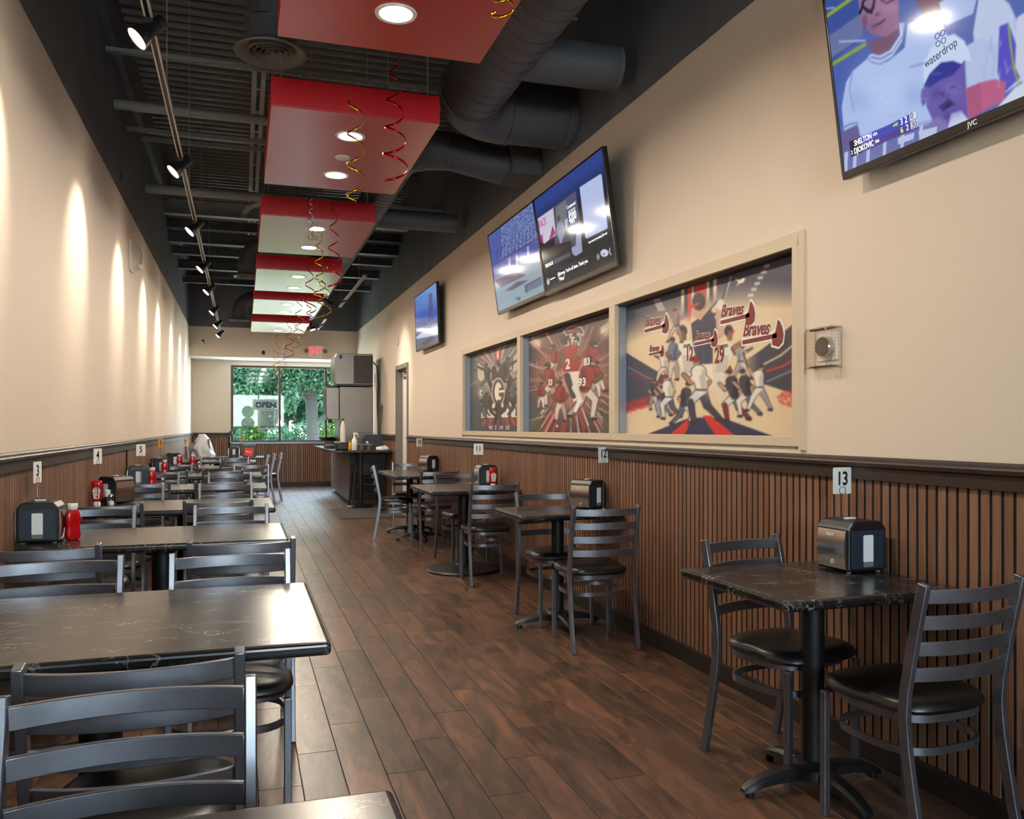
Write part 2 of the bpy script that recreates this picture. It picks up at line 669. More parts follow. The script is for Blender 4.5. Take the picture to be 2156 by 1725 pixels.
TS += [
    ('exit', 'EXIT', 0.19, dict(bold=0.004, sx=0.82)),
    ('shelton', 'SHELTON', 0.052, dict(bold=0.0008, sx=0.86)), ('usa', 'USA', 0.026, {}),
    ('djokovic', 'DJOKOVIC', 0.052, dict(bold=0.0008, sx=0.86)), ('srb', 'SRB', 0.026, {}), ('seed', '2', 0.036, {}),
    ('sc32', '3 2', 0.052, {}), ('sc6', '6', 0.052, {}), ('sc2', '2', 0.052, {}), ('sc0', '0', 0.052, {}), ('sc30', '30', 0.052, {}),
    ('jvc', 'JVC', 0.024, dict(bold=0.0006)), ('waterdrop', 'waterdrop', 0.070, {}),
    ('rack', 'RACK', 0.085, dict(shear=0.2, bold=0.001, sx=0.8)), ('getup', 'GET UP TO', 0.026, {}), ('d200', '$200', 0.085, dict(bold=0.0015, sx=0.8)), ('back', 'BACK', 0.026, {}),
    ('continental', 'Continental', 0.034, {}), ('tirerack', 'TIRE RACK', 0.036, dict(bold=0.0008)),
    ('learn', 'Learn more by scanning QR code', 0.020, {}), ('skip', 'Skip', 0.026, {}),
    ('done1', "@theway. You're all done. Thank you.", 0.040, {}), ('done2', '"When"', 0.040, {}), ('tr_com', 'tirerack.com', 0.020, {}),
    ('braves', 'Braves', 0.16, dict(shear=0.30, bold=0.004, res=4)), ('braves_o', 'Braves', 0.16, dict(shear=0.30, bold=0.010, res=4)),
    ('n12', '12', 0.10, dict(bold=0.003)), ('n29', '29', 0.11, dict(bold=0.003)), ('seiner', 'SEINER', 0.034, {}), ('stempers', 'STEMPERS', 0.034, {}),
    ('p_num', '40  2  10  50', 0.075, dict(shear=0.1)), ('bigG', 'G', 0.42, dict(bold=0.016, sx=0.95)), ('smallG', 'G', 0.17, dict(bold=0.008)),
    ('open', 'OPEN', 0.17, dict(outline=0.0075)), ('dape', 'dape', 0.022, {}),
    ('heinz', 'HEINZ', 0.0105, dict(bold=0.0002)), ('tomato', 'TOMATO', 0.0075, {}), ('ketch', 'KETCHUP', 0.0075, {}),
    ('menu', 'Menu', 0.05, {}), ('wc', 'WC', 0.05, {}), ('n2big', '2', 0.13, dict(bold=0.004)), ('n83', '83', 0.09, dict(bold=0.003)), ('n93', '93', 0.10, dict(bold=0.003)), ('n33', '33', 0.08, dict(bold=0.003)),
]
TXT = text_meshes(TS)

def text(key, m, parent, loc, rot=(0, 0, 0), name='lettering', s=1.0):
    me = TXT[key]
    if not me.materials or me.materials[0] != MATS[m]:
        me = me.copy()
        me.materials.clear()
        me.materials.append(MATS[m])
    o = bpy.data.objects.new(name, me)
    col.objects.link(o)
    o.parent = parent
    o.location = loc
    o.rotation_euler = rot
    o.scale = (s, s, s)
    return o

# ================================================================== SETTING
# ---- floor: grout bed and wood-look porcelain planks (0.158 x 0.926 m) laid in a third-bond
floor = struct(obj('floor', bx(XL - 0.15, XR + 0.15, YK - 0.15, YW + 0.15, -0.08, -0.0035), 'grout'), 'brown wood-look plank tile floor running the length of the room', 'floor')
PW, PLN = 0.158, 0.926
planks = []
k0 = int(math.floor((XL - 0.213) / PW))
k1 = int(math.ceil((XR - 0.213) / PW))
for k in range(k0, k1):
    xa, xb = max(0.213 + k * PW, XL), min(0.213 + (k + 1) * PW, XR)
    if xb - xa < 0.02:
        continue
    off = (3.525 + 0.31 * k) % PLN
    y = YK - PLN + (off - (YK % PLN)) % PLN
    while y < YW:
        ya, yb = max(y, YK), min(y + PLN, YW)
        if yb - ya > 0.02:
            planks.append((xa, xb, ya, yb))
        y += PLN
vis = [p for p in planks if p[3] > 0.6 and (p[0] + p[1]) / 2 < 0.1 + 0.95 * p[3]]
vis.sort(key=lambda p: p[2])
near_set = set(vis[:288])
pm_cache = {}
rest = B()
for p in planks:
    xa, xb, ya, yb = p
    g = 0.0014
    dz = random.uniform(-0.0006, 0.0004)
    if p in near_set:
        w, l = round(xb - xa, 3), round(yb - ya, 3)
        if (w, l) not in pm_cache:
            bm = B()
            e = 0.0012
            a = [(-w / 2 + g, -l / 2 + g), (w / 2 - g, -l / 2 + g), (w / 2 - g, l / 2 - g), (-w / 2 + g, l / 2 - g)]
            lo = [bm.verts.new((u, v, -0.006)) for u, v in a]
            mi = [bm.verts.new((u, v, -e)) for u, v in a]
            up = [bm.verts.new((u - math.copysign(e, u), v - math.copysign(e, v), 0)) for u, v in a]
            for q in range(4):
                bm.faces.new((lo[q], lo[(q + 1) % 4], mi[(q + 1) % 4], mi[q]))
                bm.faces.new((mi[q], mi[(q + 1) % 4], up[(q + 1) % 4], up[q]))
            bm.faces.new(up)
            me = bpy.data.meshes.new('plank')
            bm.to_mesh(me)
            bm.free()
            me.materials.append(MATS['floor_tile'])
            pm_cache[(w, l)] = me
        o = bpy.data.objects.new('plank', pm_cache[(w, l)])
        col.objects.link(o)
        o.parent = floor
        o.location = ((xa + xb) / 2, (ya + yb) / 2, dz)
    else:
        box(rest, xa + g, xb - g, ya + g, yb - g, -0.006, dz)
o = obj('planks_beyond', rest, 'floor_tile', floor)
o['kind'] = 'stuff'

# ---- walls
def rects_minus(u0, u1, v0, v1, holes):
    us = sorted({u0, u1, *[h[0] for h in holes], *[h[1] for h in holes]})
    vs = sorted({v0, v1, *[h[2] for h in holes], *[h[3] for h in holes]})
    out = []
    for a, b in zip(us, us[1:]):
        for c, d in zip(vs, vs[1:]):
            mu, mv = (a + b) / 2, (c + d) / 2
            if not any(h[0] < mu < h[1] and h[2] < mv < h[3] for h in holes):
                out.append((a, b, c, d))
    return out

WIN_R = (3.23, 9.345, 1.245, 2.205)       # interior window strip in the right wall (y0,y1,z0,z1)
DOOR = (12.72, 13.66, 0.0, 2.27)
bm = B()
for a, b, c, d in rects_minus(YK, YW, 0.0, ZC, [WIN_R, DOOR]):
    box(bm, XR, XR + 0.16, a, b, c, d)
wall_right = struct(obj('wall_right', bm, 'wall_cream'), 'long cream wall with televisions and slatted wainscot on the right', 'wall')
bm = bx(XL - 0.16, XL, YK, YW, 0, ZC)
box(bm, XL, XL + 0.06, YK, YB, 4.52, ZC)      # ledger step high up on the black part
wall_left = struct(obj('wall_left', bm, 'wall_cream'), 'long cream wall washed by track spotlights on the left', 'wall')
WIN_F = (-0.24, 2.32, 1.0, 2.71)
bm = B()
for a, b, c, d in rects_minus(XL, XR, 0.0, 2.83, [WIN_F]):
    box(bm, a, b, YW, YW + 0.16, c, d)
wall_far = struct(obj('wall_far', bm, 'wall_cream'), 'cream end wall around the picture window', 'wall')
bm = bx(XL, XR, YB, YW + 0.16, 2.83, ZC)
struct(obj('wall_bulkhead', bm, 'wall_cream'), 'cream and black bulkhead above the picture window', 'wall')
bm = bx(XL, XR, YB + 0.004, YW, 2.815, 2.829)
struct(obj('ceiling_soffit', bm, 'soffit_white'), 'white soffit strip in front of the picture window', 'soffit')
bm = B()
WIN_B = (-0.6, 2.0, 1.35, 2.95)
for a, b, c, d in rects_minus(XL, XR, 0.0, ZC, [WIN_B]):
    box(bm, a, b, YK - 0.16, YK, c, d)
wall_back = struct(obj('wall_back', bm, 'wall_cream'), 'cream front wall with storefront window behind the viewer', 'wall')

# ---- corrugated steel deck
prof = []
y = YK
RP = 0.152
while y < YB + 0.05:
    for t, z in ((0.0, 0), (0.30, 0), (0.42, 0.04), (0.88, 0.04), (1.0, 0)):
        prof.append((y + t * RP, ZC - 0.04 + z))
    y += RP
bm = B()
lo = [bm.verts.new((XL, a, b)) for a, b in prof]
hi = [bm.verts.new((XR, a, b)) for a, b in prof]
for i in range(len(prof) - 1):
    if (prof[i][0], prof[i][1]) != (prof[i + 1][0], prof[i + 1][1]):
        bm.faces.new((lo[i], hi[i], hi[i + 1], lo[i + 1]))
box(bm, XL - 0.16, XR + 0.16, YK - 0.16, YW + 0.3, ZC + 0.02, ZC + 0.2)  # unseen roof slab over the deck, added to keep the sun out
struct(obj('ceiling', bm, 'deck_paint'), 'dark corrugated metal roof deck', 'ceiling')

# ---- wainscot backing, slats, rails, baseboards
SP = 0.0463
def slat_run(wall, along, fixed, a0, a1, z0, z1, facing, single=None):
    """slats along 'y' (on x=fixed) or 'x' (on y=fixed); single=(lo,hi): range built as separate pieces"""
    w = 0.0325
    t = 0.003
    bm = B()
    me = None
    n = int((a1 - a0) / SP)
    for i in range(n):
        a = a0 + (i + 0.5) * SP
        if single and single[0] < a < single[1]:
            if me is None:
                b2 = B()
                box(b2, -t / 2, t / 2, -w / 2, w / 2, z0, z1)
                bmesh.ops.recalc_face_normals(b2, faces=b2.faces)
                me = bpy.data.meshes.new('slat')
                b2.to_mesh(me)
                b2.free()
                me.materials.append(MATS['slat_wood'])
            o = bpy.data.objects.new('slat', me)
            col.objects.link(o)
            o.parent = wall
            o.location = (fixed + facing * (0.008 + t / 2), a, 0)
        elif along == 'y':
            x0 = fixed + facing * 0.008
            box(bm, min(x0, x0 + facing * t), max(x0, x0 + facing * t), a - w / 2, a + w / 2, z0, z1)
        else:
            y0 = fixed + facing * 0.008
            box(bm, a - w / 2, a + w / 2, min(y0, y0 + facing * t), max(y0, y0 + facing * t), z0, z1)
    o = obj('slats_beyond', bm, 'slat_wood', wall)
    o['kind'] = 'stuff'

RB, RT = 1.122, 1.214
obj('felt_backing', bx(XR - 0.008, XR, YK, 12.66, 0.0, RB + 0.02), 'felt_black', wall_right)
obj('felt_backing', bx(XR - 0.008, XR, 13.74, YW, 0.0, RB + 0.02), 'felt_black', wall_right)
slat_run(wall_right, 'y', XR, -3.4, 12.66, 0.095, RB + 0.01, -1, single=(1.35, 7.9))
bm = B()
n = int((YW - 13.74) / SP)
for i in range(n):
    a = 13.74 + (i + 0.5) * SP
    box(bm, XR - 0.011, XR - 0.008, a - 0.0163, a + 0.0163, 0.095, RB + 0.01)
obj('slats_past_door', bm, 'slat_wood', wall_right)['kind'] = 'stuff'
obj('felt_backing', bx(XL, XL + 0.008, YK, YW, 0, RB + 0.02), 'felt_black', wall_left)
slat_run(wall_left, 'y', XL, -3.4, YW, 0.095, RB + 0.01, 1)
obj('panel_seam', bx(XL + 0.008, XL + 0.0225, 8.62, 8.64, 0.095, RB + 0.01), 'felt_black', wall_left)
obj('felt_backing', bx(XL, XR, YW - 0.008, YW, 0, 0.99), 'felt_black', wall_far)
obj('felt_backing', bx(XL, -0.26, YW - 0.008, YW, 0.99, RB + 0.02), 'felt_black', wall_far)
slat_run(wall_far, 'x', YW, XL + 0.02, -0.26, 0.095, RB + 0.01, -1)
slat_run(wall_far, 'x', YW, -0.26, XR - 0.02, 0.095, 0.955, -1)

def rail(name, axis, fixed, s, a0, a1, label):
    """moulded chair rail: s = direction it sticks out"""
    P = [(0, RB), (0.026, RB), (0.026, RB + 0.046), (0.031, RB + 0.050), (0.042, RB + 0.054), (0.044, RB + 0.068), (0.040, RB + 0.074),
         (0.033, RB + 0.076), (0.032, RB + 0.084), (0.026, RT), (0, RT)]
    bm = B()
    if axis == 'y':
        A = [bm.verts.new((fixed + s * u, a0, v)) for u, v in P]
        Bv = [bm.verts.new((fixed + s * u, a1, v)) for u, v in P]
    else:
        A = [bm.verts.new((a0, fixed + s * u, v)) for u, v in P]
        Bv = [bm.verts.new((a1, fixed + s * u, v)) for u, v in P]
    for i in range(len(P)):
        bm.faces.new((A[i], A[(i + 1) % len(P)], Bv[(i + 1) % len(P)], Bv[i]))
    bm.faces.new(A)
    bm.faces.new(Bv)
    return struct(obj(name, bm, 'rail_brown'), label, 'chair rail')
rail('trim_1', 'y', XR, -1, YK, 12.66, 'dark brown moulded chair rail along the television wall')
rail('trim_2', 'y', XL, 1, YK, YW, 'dark brown moulded chair rail along the spotlit wall')
rail('trim_3', 'x', YW, -1, XL, -0.26, 'short dark chair rail left of the picture window')
rail('trim_4', 'y', XR, -1, 13.74, YW, 'dark chair rail behind the drinks counter')
for nm, a in (('baseboard_right', (XR - 0.024, XR, YK, 12.66, 0, 0.098)), ('baseboard_corner', (XR - 0.024, XR, 13.74, YW, 0, 0.098)),
              ('baseboard_left', (XL, XL + 0.024, YK, YW, 0, 0.098)), ('baseboard_far', (XL, XR, YW - 0.024, YW, 0.0, 0.098))):
    struct(obj(nm, bx(*a), 'base_black', bevel=0.004), 'black ' + nm.replace('baseboard_', 'baseboard under the slats, ') + ' side', 'baseboard')

# ---- picture window at the far end
def window_frame(name, x0, x1, z0, z1, y, mull, label, m, bars=0.05, glass='window_glass'):
    bm = B()
    d0, d1 = y + 0.02, y + 0.10
    box(bm, x0, x1, d0, d1, z1 - bars, z1)
    box(bm, x0, x1, d0, d1, z0, z0 + bars * 0.8)
    box(bm, x0, x0 + bars, d0, d1, z0 + bars * 0.8, z1 - bars)
    box(bm, x1 - bars, x1, d0, d1, z0 + bars * 0.8, z1 - bars)
    w = struct(obj(name, bm, m), label, 'window')
    for q in mull:
        obj('mullion', bx(q - bars / 2, q + bars / 2, d0, d1, z0 + bars * 0.8, z1 - bars), m, w)
    xs = [x0 + bars] + [v for q in mull for v in (q - bars / 2, q + bars / 2)] + [x1 - bars]
    for a, b in zip(xs[::2], xs[1::2]):
        bm = B()
        vs = [bm.verts.new(p) for p in ((a, y + 0.06, z0), (b, y + 0.06, z0), (b, y + 0.06, z1), (a, y + 0.06, z1))]
        bm.faces.new(vs)
        obj('pane', bm, glass, w)
    return w
wf = window_frame('window_1', *WIN_F, YW, [0.80, 1.82], 'large picture window with dark bronze frame looking onto trees', 'bronze_frame')
obj('sill', bx(WIN_F[0], WIN_F[1], YW - 0.012, YW + 0.03, 0.965, 1.006), 'aluminium', wf)
window_frame('window_5', *WIN_B, YK - 0.16, [0.75], 'storefront window behind the viewer', 'bronze_frame')
tag(obj('sensor_box', bx(-0.27, -0.21, YW - 0.05, YW + 0.01, 1.16, 1.25), 'dispenser_black', bevel=0.008), 'small black sensor box at the lower left corner of picture window', 'sensor')

# ---- interior windows on the right wall: painted frame, aluminium jambs
def inner_window(name, y0, y1, label):
    z0, z1 = WIN_R[2], WIN_R[3]
    f = 0.045
    w = struct(obj(name, bx(XR + 0.085, XR + 0.10, y0, y1, z0, z1), 'ink_black'), label, 'window')
    bm = B()
    box(bm, XR - 0.014, XR + 0.02, y0, y1, z1 - f, z1)
    box(bm, XR - 0.014, XR + 0.02, y0, y1, z0, z0 + f)
    box(bm, XR - 0.014, XR + 0.02, y0, y0 + f, z0 + f, z1 - f)
    box(bm, XR - 0.014, XR + 0.02, y1 - f, y1, z0 + f, z1 - f)
    obj('casing', bm, 'window_frame_paint', w, bevel=0.002)
    obj('jamb', bx(XR + 0.02, XR + 0.085, y1 - f - 0.012, y1 - f, z0 + f, z1 - f), 'aluminium', w)
    obj('jamb', bx(XR + 0.02, XR + 0.085, y0 + f, y0 + f + 0.012, z0 + f, z1 - f), 'aluminium', w)
    obj('head', bx(XR + 0.02, XR + 0.085, y0 + f, y1 - f, z1 - f - 0.012, z1 - f), 'bronze_frame', w)
    return (y0 + f + 0.012, y1 - f - 0.012, z0 + f, z1 - f - 0.012)
PN3 = inner_window('window_2', 3.23, 5.245, 'widest interior window frame, nearest, holding the baseball poster')
PN2 = inner_window('window_3', 5.245, 7.275, 'middle interior window frame holding the red football poster')
PN1 = inner_window('window_4', 7.275, 9.345, 'farthest interior window frame holding the round G poster')
for n_, (ya, yb, za, zb) in enumerate(((3.19, 9.385, 2.205, 2.222), (3.19, 3.23, 1.23, 2.205), (9.345, 9.37, 1.23, 2.205))):
    obj('outer_casing', bx(XR - 0.012, XR, ya, yb, za, zb), 'window_frame_paint', wall_right)

# ---- door on the right wall
y0, y1, z1 = DOOR[0], DOOR[1], DOOR[3]
bm = B()
box(bm, XR - 0.02, XR + 0.14, y0 - 0.055, y0 + 0.01, 0, z1 + 0.055)
box(bm, XR - 0.02, XR + 0.14, y1 - 0.01, y1 + 0.055, 0, z1 + 0.055)
box(bm, XR - 0.02, XR + 0.14, y0 + 0.01, y1 - 0.01, z1 - 0.01, z1 + 0.055)
dr = struct(obj('door_1', bm, 'door_frame_grey', bevel=0.004), 'white restroom door in a grey steel frame', 'door')
obj('door_leaf', bx(XR + 0.09, XR + 0.13, y0 + 0.01, y1 - 0.01, 0.005, z1 - 0.01), 'door_white', dr)
obj('door_closer', bx(XR + 0.03, XR + 0.09, y1 - 0.36, y1 - 0.10, z1 - 0.13, z1 - 0.05), 'brushed_chrome', dr, bevel=0.01)
sgn = obj('door_sign', bx(XR + 0.084, XR + 0.09, y0 + 0.30, y0 + 0.45, 1.80, 2.0), 'ink_black', dr)
text('wc', 'ink_white', sgn, (XR + 0.082, y0 + 0.375, 1.9), (0, 0, -PI / 2))
cy = B()
cyl(cy, (XR + 0.09, y0 + 0.09, 1.0), (XR + 0.03, y0 + 0.09, 1.0), 0.012)
box(cy, XR + 0.025, XR + 0.04, y0 + 0.08, y0 + 0.21, 0.985, 1.015)
obj('door_handle', cy, 'brushed_chrome', dr)

# ---- steel up in the ceiling
def beam(name, y, h, z, d, m, label):
    bm = B()
    box(bm, XL, XR, y - d / 2, y + d / 2, z, z + 0.012)
    box(bm, XL, XR, y - d / 2, y + d / 2, z + h - 0.012, z + h)
    box(bm, XL, XR, y - 0.008, y + 0.008, z + 0.012, z + h - 0.012)
    return struct(obj(name, bm, m), label, 'beam')
for i, (y, h, z, d, m) in enumerate(((12.75, 0.20, 4.34, 0.14, 'steel_beam'), (13.25, 0.14, 4.26, 0.10, 'black_paint'), (13.62, 0.17, 4.12, 0.16, 'black_paint'),
                                     (14.2, 0.12, 4.06, 0.12, 'black_paint'), (15.6, 0.15, 4.08, 0.14, 'black_paint'), (16.7, 0.10, 4.02, 0.12, 'black_paint'), (17.7, 0.12, 4.2, 0.1, 'steel_beam'))):
    beam('ceiling_beam', y, h, z, d, m, 'steel cross beam number %d counting away from the viewer under the roof deck' % (i + 1))
def strut(y, z):
    bm = B()
    box(bm, XL, XR, y - 0.020, y - 0.017, z, z + 0.04)
    box(bm, XL, XR, y + 0.017, y + 0.020, z, z + 0.04)
    n = int((XR - XL) / 0.10)
    box(bm, XL, XR, y - 0.020, y - 0.007, z, z + 0.003)
    box(bm, XL, XR, y + 0.007, y + 0.020, z, z + 0.003)
    for i in range(n):
        box(bm, XL + i * 0.1, XL + i * 0.1 + 0.045, y - 0.007, y + 0.007, z, z + 0.003)
    return bm
for i, (y, z) in enumerate(((7.45, 4.36), (8.75, 4.16), (9.95, 4.46), (6.05, 4.5))):
    struct(obj('strut_channel', strut(y, z), 'steel_beam'), 'slotted strut channel across the ceiling %s' % ('between first and second red panel gaps', 'over the second red panel', 'before the third red panel', 'over the near duct')[i], 'strut')
bm = B()
for x in (0.105, 0.185):
    box(bm, x - 0.022, x + 0.022, 2.0, YB, 4.52, 4.526)
    box(bm, x - 0.003, x + 0.003, 2.0, YB, 4.526, 4.57)
y = 2.3
while y < YB - 0.8:
    cyl(bm, (0.145, y, 4.55), (0.145, y + 0.3, 4.93), 0.012, n=6)
    cyl(bm, (0.145, y + 0.3, 4.93), (0.145, y + 0.6, 4.55), 0.012, n=6)
    box(bm, 0.09, 0.20, y + 0.58, y + 0.62, 4.527, 4.54)
    y += 0.6
struct(obj('roof_joist', bm, 'steel_beam'), 'double angle bar joist running down the middle of the ceiling', 'joist')
def pipe(name, pts, r, m, label, cat='pipe'):
    bm = B()
    sweep(bm, pts, circ(r, 12))
    return tag(obj(name, bm, m, smooth=True), label, cat)
pipe('sprinkler_pipe', [(XL, 7.95, 4.12), (XR, 7.95, 4.12)], 0.043, 'steel_beam', 'round sprinkler pipe crossing ceiling above the second red panel')
pipe('sprinkler_pipe', [(XL, 10.4, 4.06), (XR, 10.4, 4.06)], 0.055, 'steel_beam', 'round sprinkler pipe crossing ceiling ahead of the fourth red panel')
pipe('sprinkler_pipe', [(0.02, 11.7, 4.1), (0.02, 11.7, 4.18), (0.08, 11.6, 4.24), (0.3, 11.2, 4.25), (1.1, 10.5, 4.12)], 0.045, 'steel_beam', 'elbowed sprinkler branch pipe above the fourth red panel')
pipe('conduit', [(XL, 5.9, 4.42), (XR, 5.9, 4.42)], 0.014, 'steel_beam', 'thin conduit crossing the ceiling over the near round vent', 'conduit')
for i, (a, b) in enumerate((((1.0, 4.9, 4.6), (0.5, 5.3, 4.3)), ((0.85, 4.8, 4.7), (1.15, 6.1, 4.2)), ((1.25, 5.2, 4.5), (0.75, 5.9, 4.28)))):
    m_ = [(a[0] + (b[0] - a[0]) * t, a[1] + (b[1] - a[1]) * t, a[2] + (b[2] - a[2]) * t - 0.18 * math.sin(PI * t)) for t in [j / 10 for j in range(11)]]
    pipe('flex_cable', m_, 0.013, 'hose_grey', 'sagging flexible cable %s between the first two red panels' % ('leftmost', 'middle', 'rightmost')[i], 'cable')
tag(obj('roof_brace', bx(-0.05, 0.05, -0.5, 0.5, -0.05, 0.05), 'steel_beam', loc=(0.98, 5.0, 4.45), rot=(0.5, 0, 0.5)), 'grey steel brace beside the flexible cables', 'brace')
# ================================================================== DUCTWORK
def arc(c, r, a0, a1, n, u, v):
    c, u, v = Vector(c), Vector(u), Vector(v)
    return [c + u * (r * math.cos(math.radians(a0 + (a1 - a0) * i / n))) + v * (r * math.sin(math.radians(a0 + (a1 - a0) * i / n))) for i in range(n + 1)]

def spiral_seam(c, r, y0, y1, pitch):
    bm = B()
    pts = []
    n = int((y1 - y0) / pitch * 22)
    for i in range(n + 1):
        a = 2 * PI * i / 22
        pts.append((c[0] + (r + 0.0005) * math.cos(a), y0 + pitch * i / 22, c[1] + (r + 0.0005) * math.sin(a)))
    sweep(bm, pts, rect(0.006, 0.005), up=(0, 1, 0))
    return bm

def duct_part(name, pts, r, parent, n=28, smooth=True):
    bm = B()
    sweep(bm, pts, circ(r, n))
    return obj(name, bm, 'duct_paint', parent, smooth=smooth)

def ring(name, c, axis, r, parent, w=0.02, t=0.008):
    bm = B()
    lathe(bm, [(r, -w / 2), (r + t, -w / 2), (r + t, w / 2), (r, w / 2)], 32, (0, 0, 0), axis, loop=True)
    return obj(name, bm, 'duct_paint', parent, loc=c)

ra, xa, za = 0.23, 1.55, 3.72
d = thing('spiral_duct', 'large black spiral duct near the viewer elbowing into the right wall', 'duct', (xa, 0, za))
def L(pts, o):
    return [Vector(p) - Vector(o) for p in pts]
O = (xa, 0, za)
duct_part('main_run', L([(xa, -1.0, za), (xa, 5.75, za)], O), ra, d)
duct_part('elbow', L(arc((xa + 0.33, 5.75, za), 0.33, 180, 90, 6, (1, 0, 0), (0, 1, 0)), O), ra * 1.02, d, smooth=True)
duct_part('cross_run', L([(xa + 0.33, 6.08, za), (XR, 6.08, za)], O), ra, d)
ring('flange', (0, 5.75, 0), 'y', ra, d)
ring('flange', (0.36, 6.08, 0), 'x', ra, d)
ring('flange', (XR - xa - 0.06, 6.08, 0), 'x', ra, d, 0.03, 0.02)
obj('seam', spiral_seam((0, 0), ra, -0.9, 5.7, 0.135), 'black_paint', d)
duct_part('branch_run', L([(xa, 5.0, za - 0.06), (2.30, 5.0, za - 0.06)], O), 0.14, d)
ring('branch_cap', (2.30 - xa, 5.0, -0.06), 'x', 0.132, d, 0.03, 0.012)

rb, xb_, zb_ = 0.155, 1.30, 3.66
O = (xb_, 7.25, zb_)
d = thing('spiral_duct', 'long thin spiral duct running beside the red panels to the far end', 'duct', O)
duct_part('main_run', L([(xb_, 7.25, zb_), (xb_, 17.4, zb_)], O), rb, d)
duct_part('elbow', L(arc((xb_ + 0.35, 7.25, zb_), 0.35, 180, 270, 6, (1, 0, 0), (0, 1, 0)), O), rb * 1.03, d)
duct_part('cross_run', L([(xb_ + 0.35, 6.90, zb_), (2.16, 6.90, 3.57)], O), rb, d)
duct_part('end_elbow', L(arc((xb_ - 0.25, 17.4, zb_), 0.25, 0, 90, 6, (1, 0, 0), (0, 1, 0)), O), rb * 1.02, d)
duct_part('end_run', L([(xb_ - 0.25, 17.65, zb_), (0.4, 17.65, zb_)], O), rb, d)
ring('flange', Vector((2.12, 6.90, 3.575)) - Vector(O), 'x', rb, d)
ring('flange', (0.33, -0.35, -0.002), 'x', rb, d)
obj('seam', spiral_seam((0, 0), rb, 0.05, 10.1, 0.115), 'black_paint', d)
duct_part('branch_run', L([(xb_, 9.25, 3.64), (2.30, 9.25, 3.64)], O), 0.105, d)
bm = B()
box(bm, 2.15, XR, 6.68, 7.10, 3.46, 3.76)
bxo = obj('takeoff_box', bm, 'duct_paint', d, bevel=0.004)
bxo.location = -Vector(O)

def vent(x, y, z, label, rise, side):
    t = thing('round_vent', label, 'vent', (x, y, z), group='round ceiling vents')
    bm = B()
    lathe(bm, [(0.105, 0.05), (0.125, 0.045), (0.17, 0.012), (0.205, 0.0), (0.207, 0.010), (0.18, 0.028), (0.14, 0.06), (0.105, 0.06)], 40, loop=True)
    obj('outer_cone', bm, 'plastic_grey', t, smooth=True)
    for r in (0.125, 0.092, 0.060, 0.030):
        bm = B()
        lathe(bm, [(r - 0.010, 0.034), (r, 0.006), (r + 0.003, 0.006), (r - 0.006, 0.036)], 32, loop=True)
        obj('cone_ring', bm, 'plastic_grey', t, smooth=True)
    bm = B()
    cyl(bm, (0, 0, 0.045), (0, 0, 0.18), 0.145, n=32, caps=False)
    obj('collar', bm, 'duct_paint', t, smooth=True)
    bm = B()
    pts = [(0, 0, 0.18)] + [(side * 0.28 * (1 - math.cos(a)), 0, 0.18 + 0.28 * math.sin(a)) for a in [math.radians(18 * k) for k in range(6)]]
    pts += [(side * rise, 0, 0.46)]
    sweep(bm, pts, circ(0.145, 24), up=(0, 1, 0))
    obj('gored_elbow', bm, 'duct_paint', t)
    bm = B()
    for q in range(3):
        a = q * 2 * PI / 3
        box(bm, -0.004, 0.004, 0.02, 0.15, 0.028, 0.036, Matrix.Rotation(a, 4, 'Z'))
    obj('spider', bm, 'plastic_grey', t)
    for q in (-0.10, 0.10):
        bm = B()
        cyl(bm, (side * 0.75, q, 0.46), (side * 0.75, q, ZC - z - 0.03), 0.004, n=6)
        obj('hanger_rod', bm, 'steel_beam', t)
    return t
vent(0.16, 5.15, 3.53, 'round grey ceiling vent nearest the viewer, beside the first red panel', 0.9, 1)
vent(0.08, 12.9, 3.53, 'round ceiling vent beside the fourth and fifth red panels', 0.9, 1)
vent(-0.06, 18.2, 3.53, 'farthest round ceiling vent, by the bulkhead', 0.9, 1)

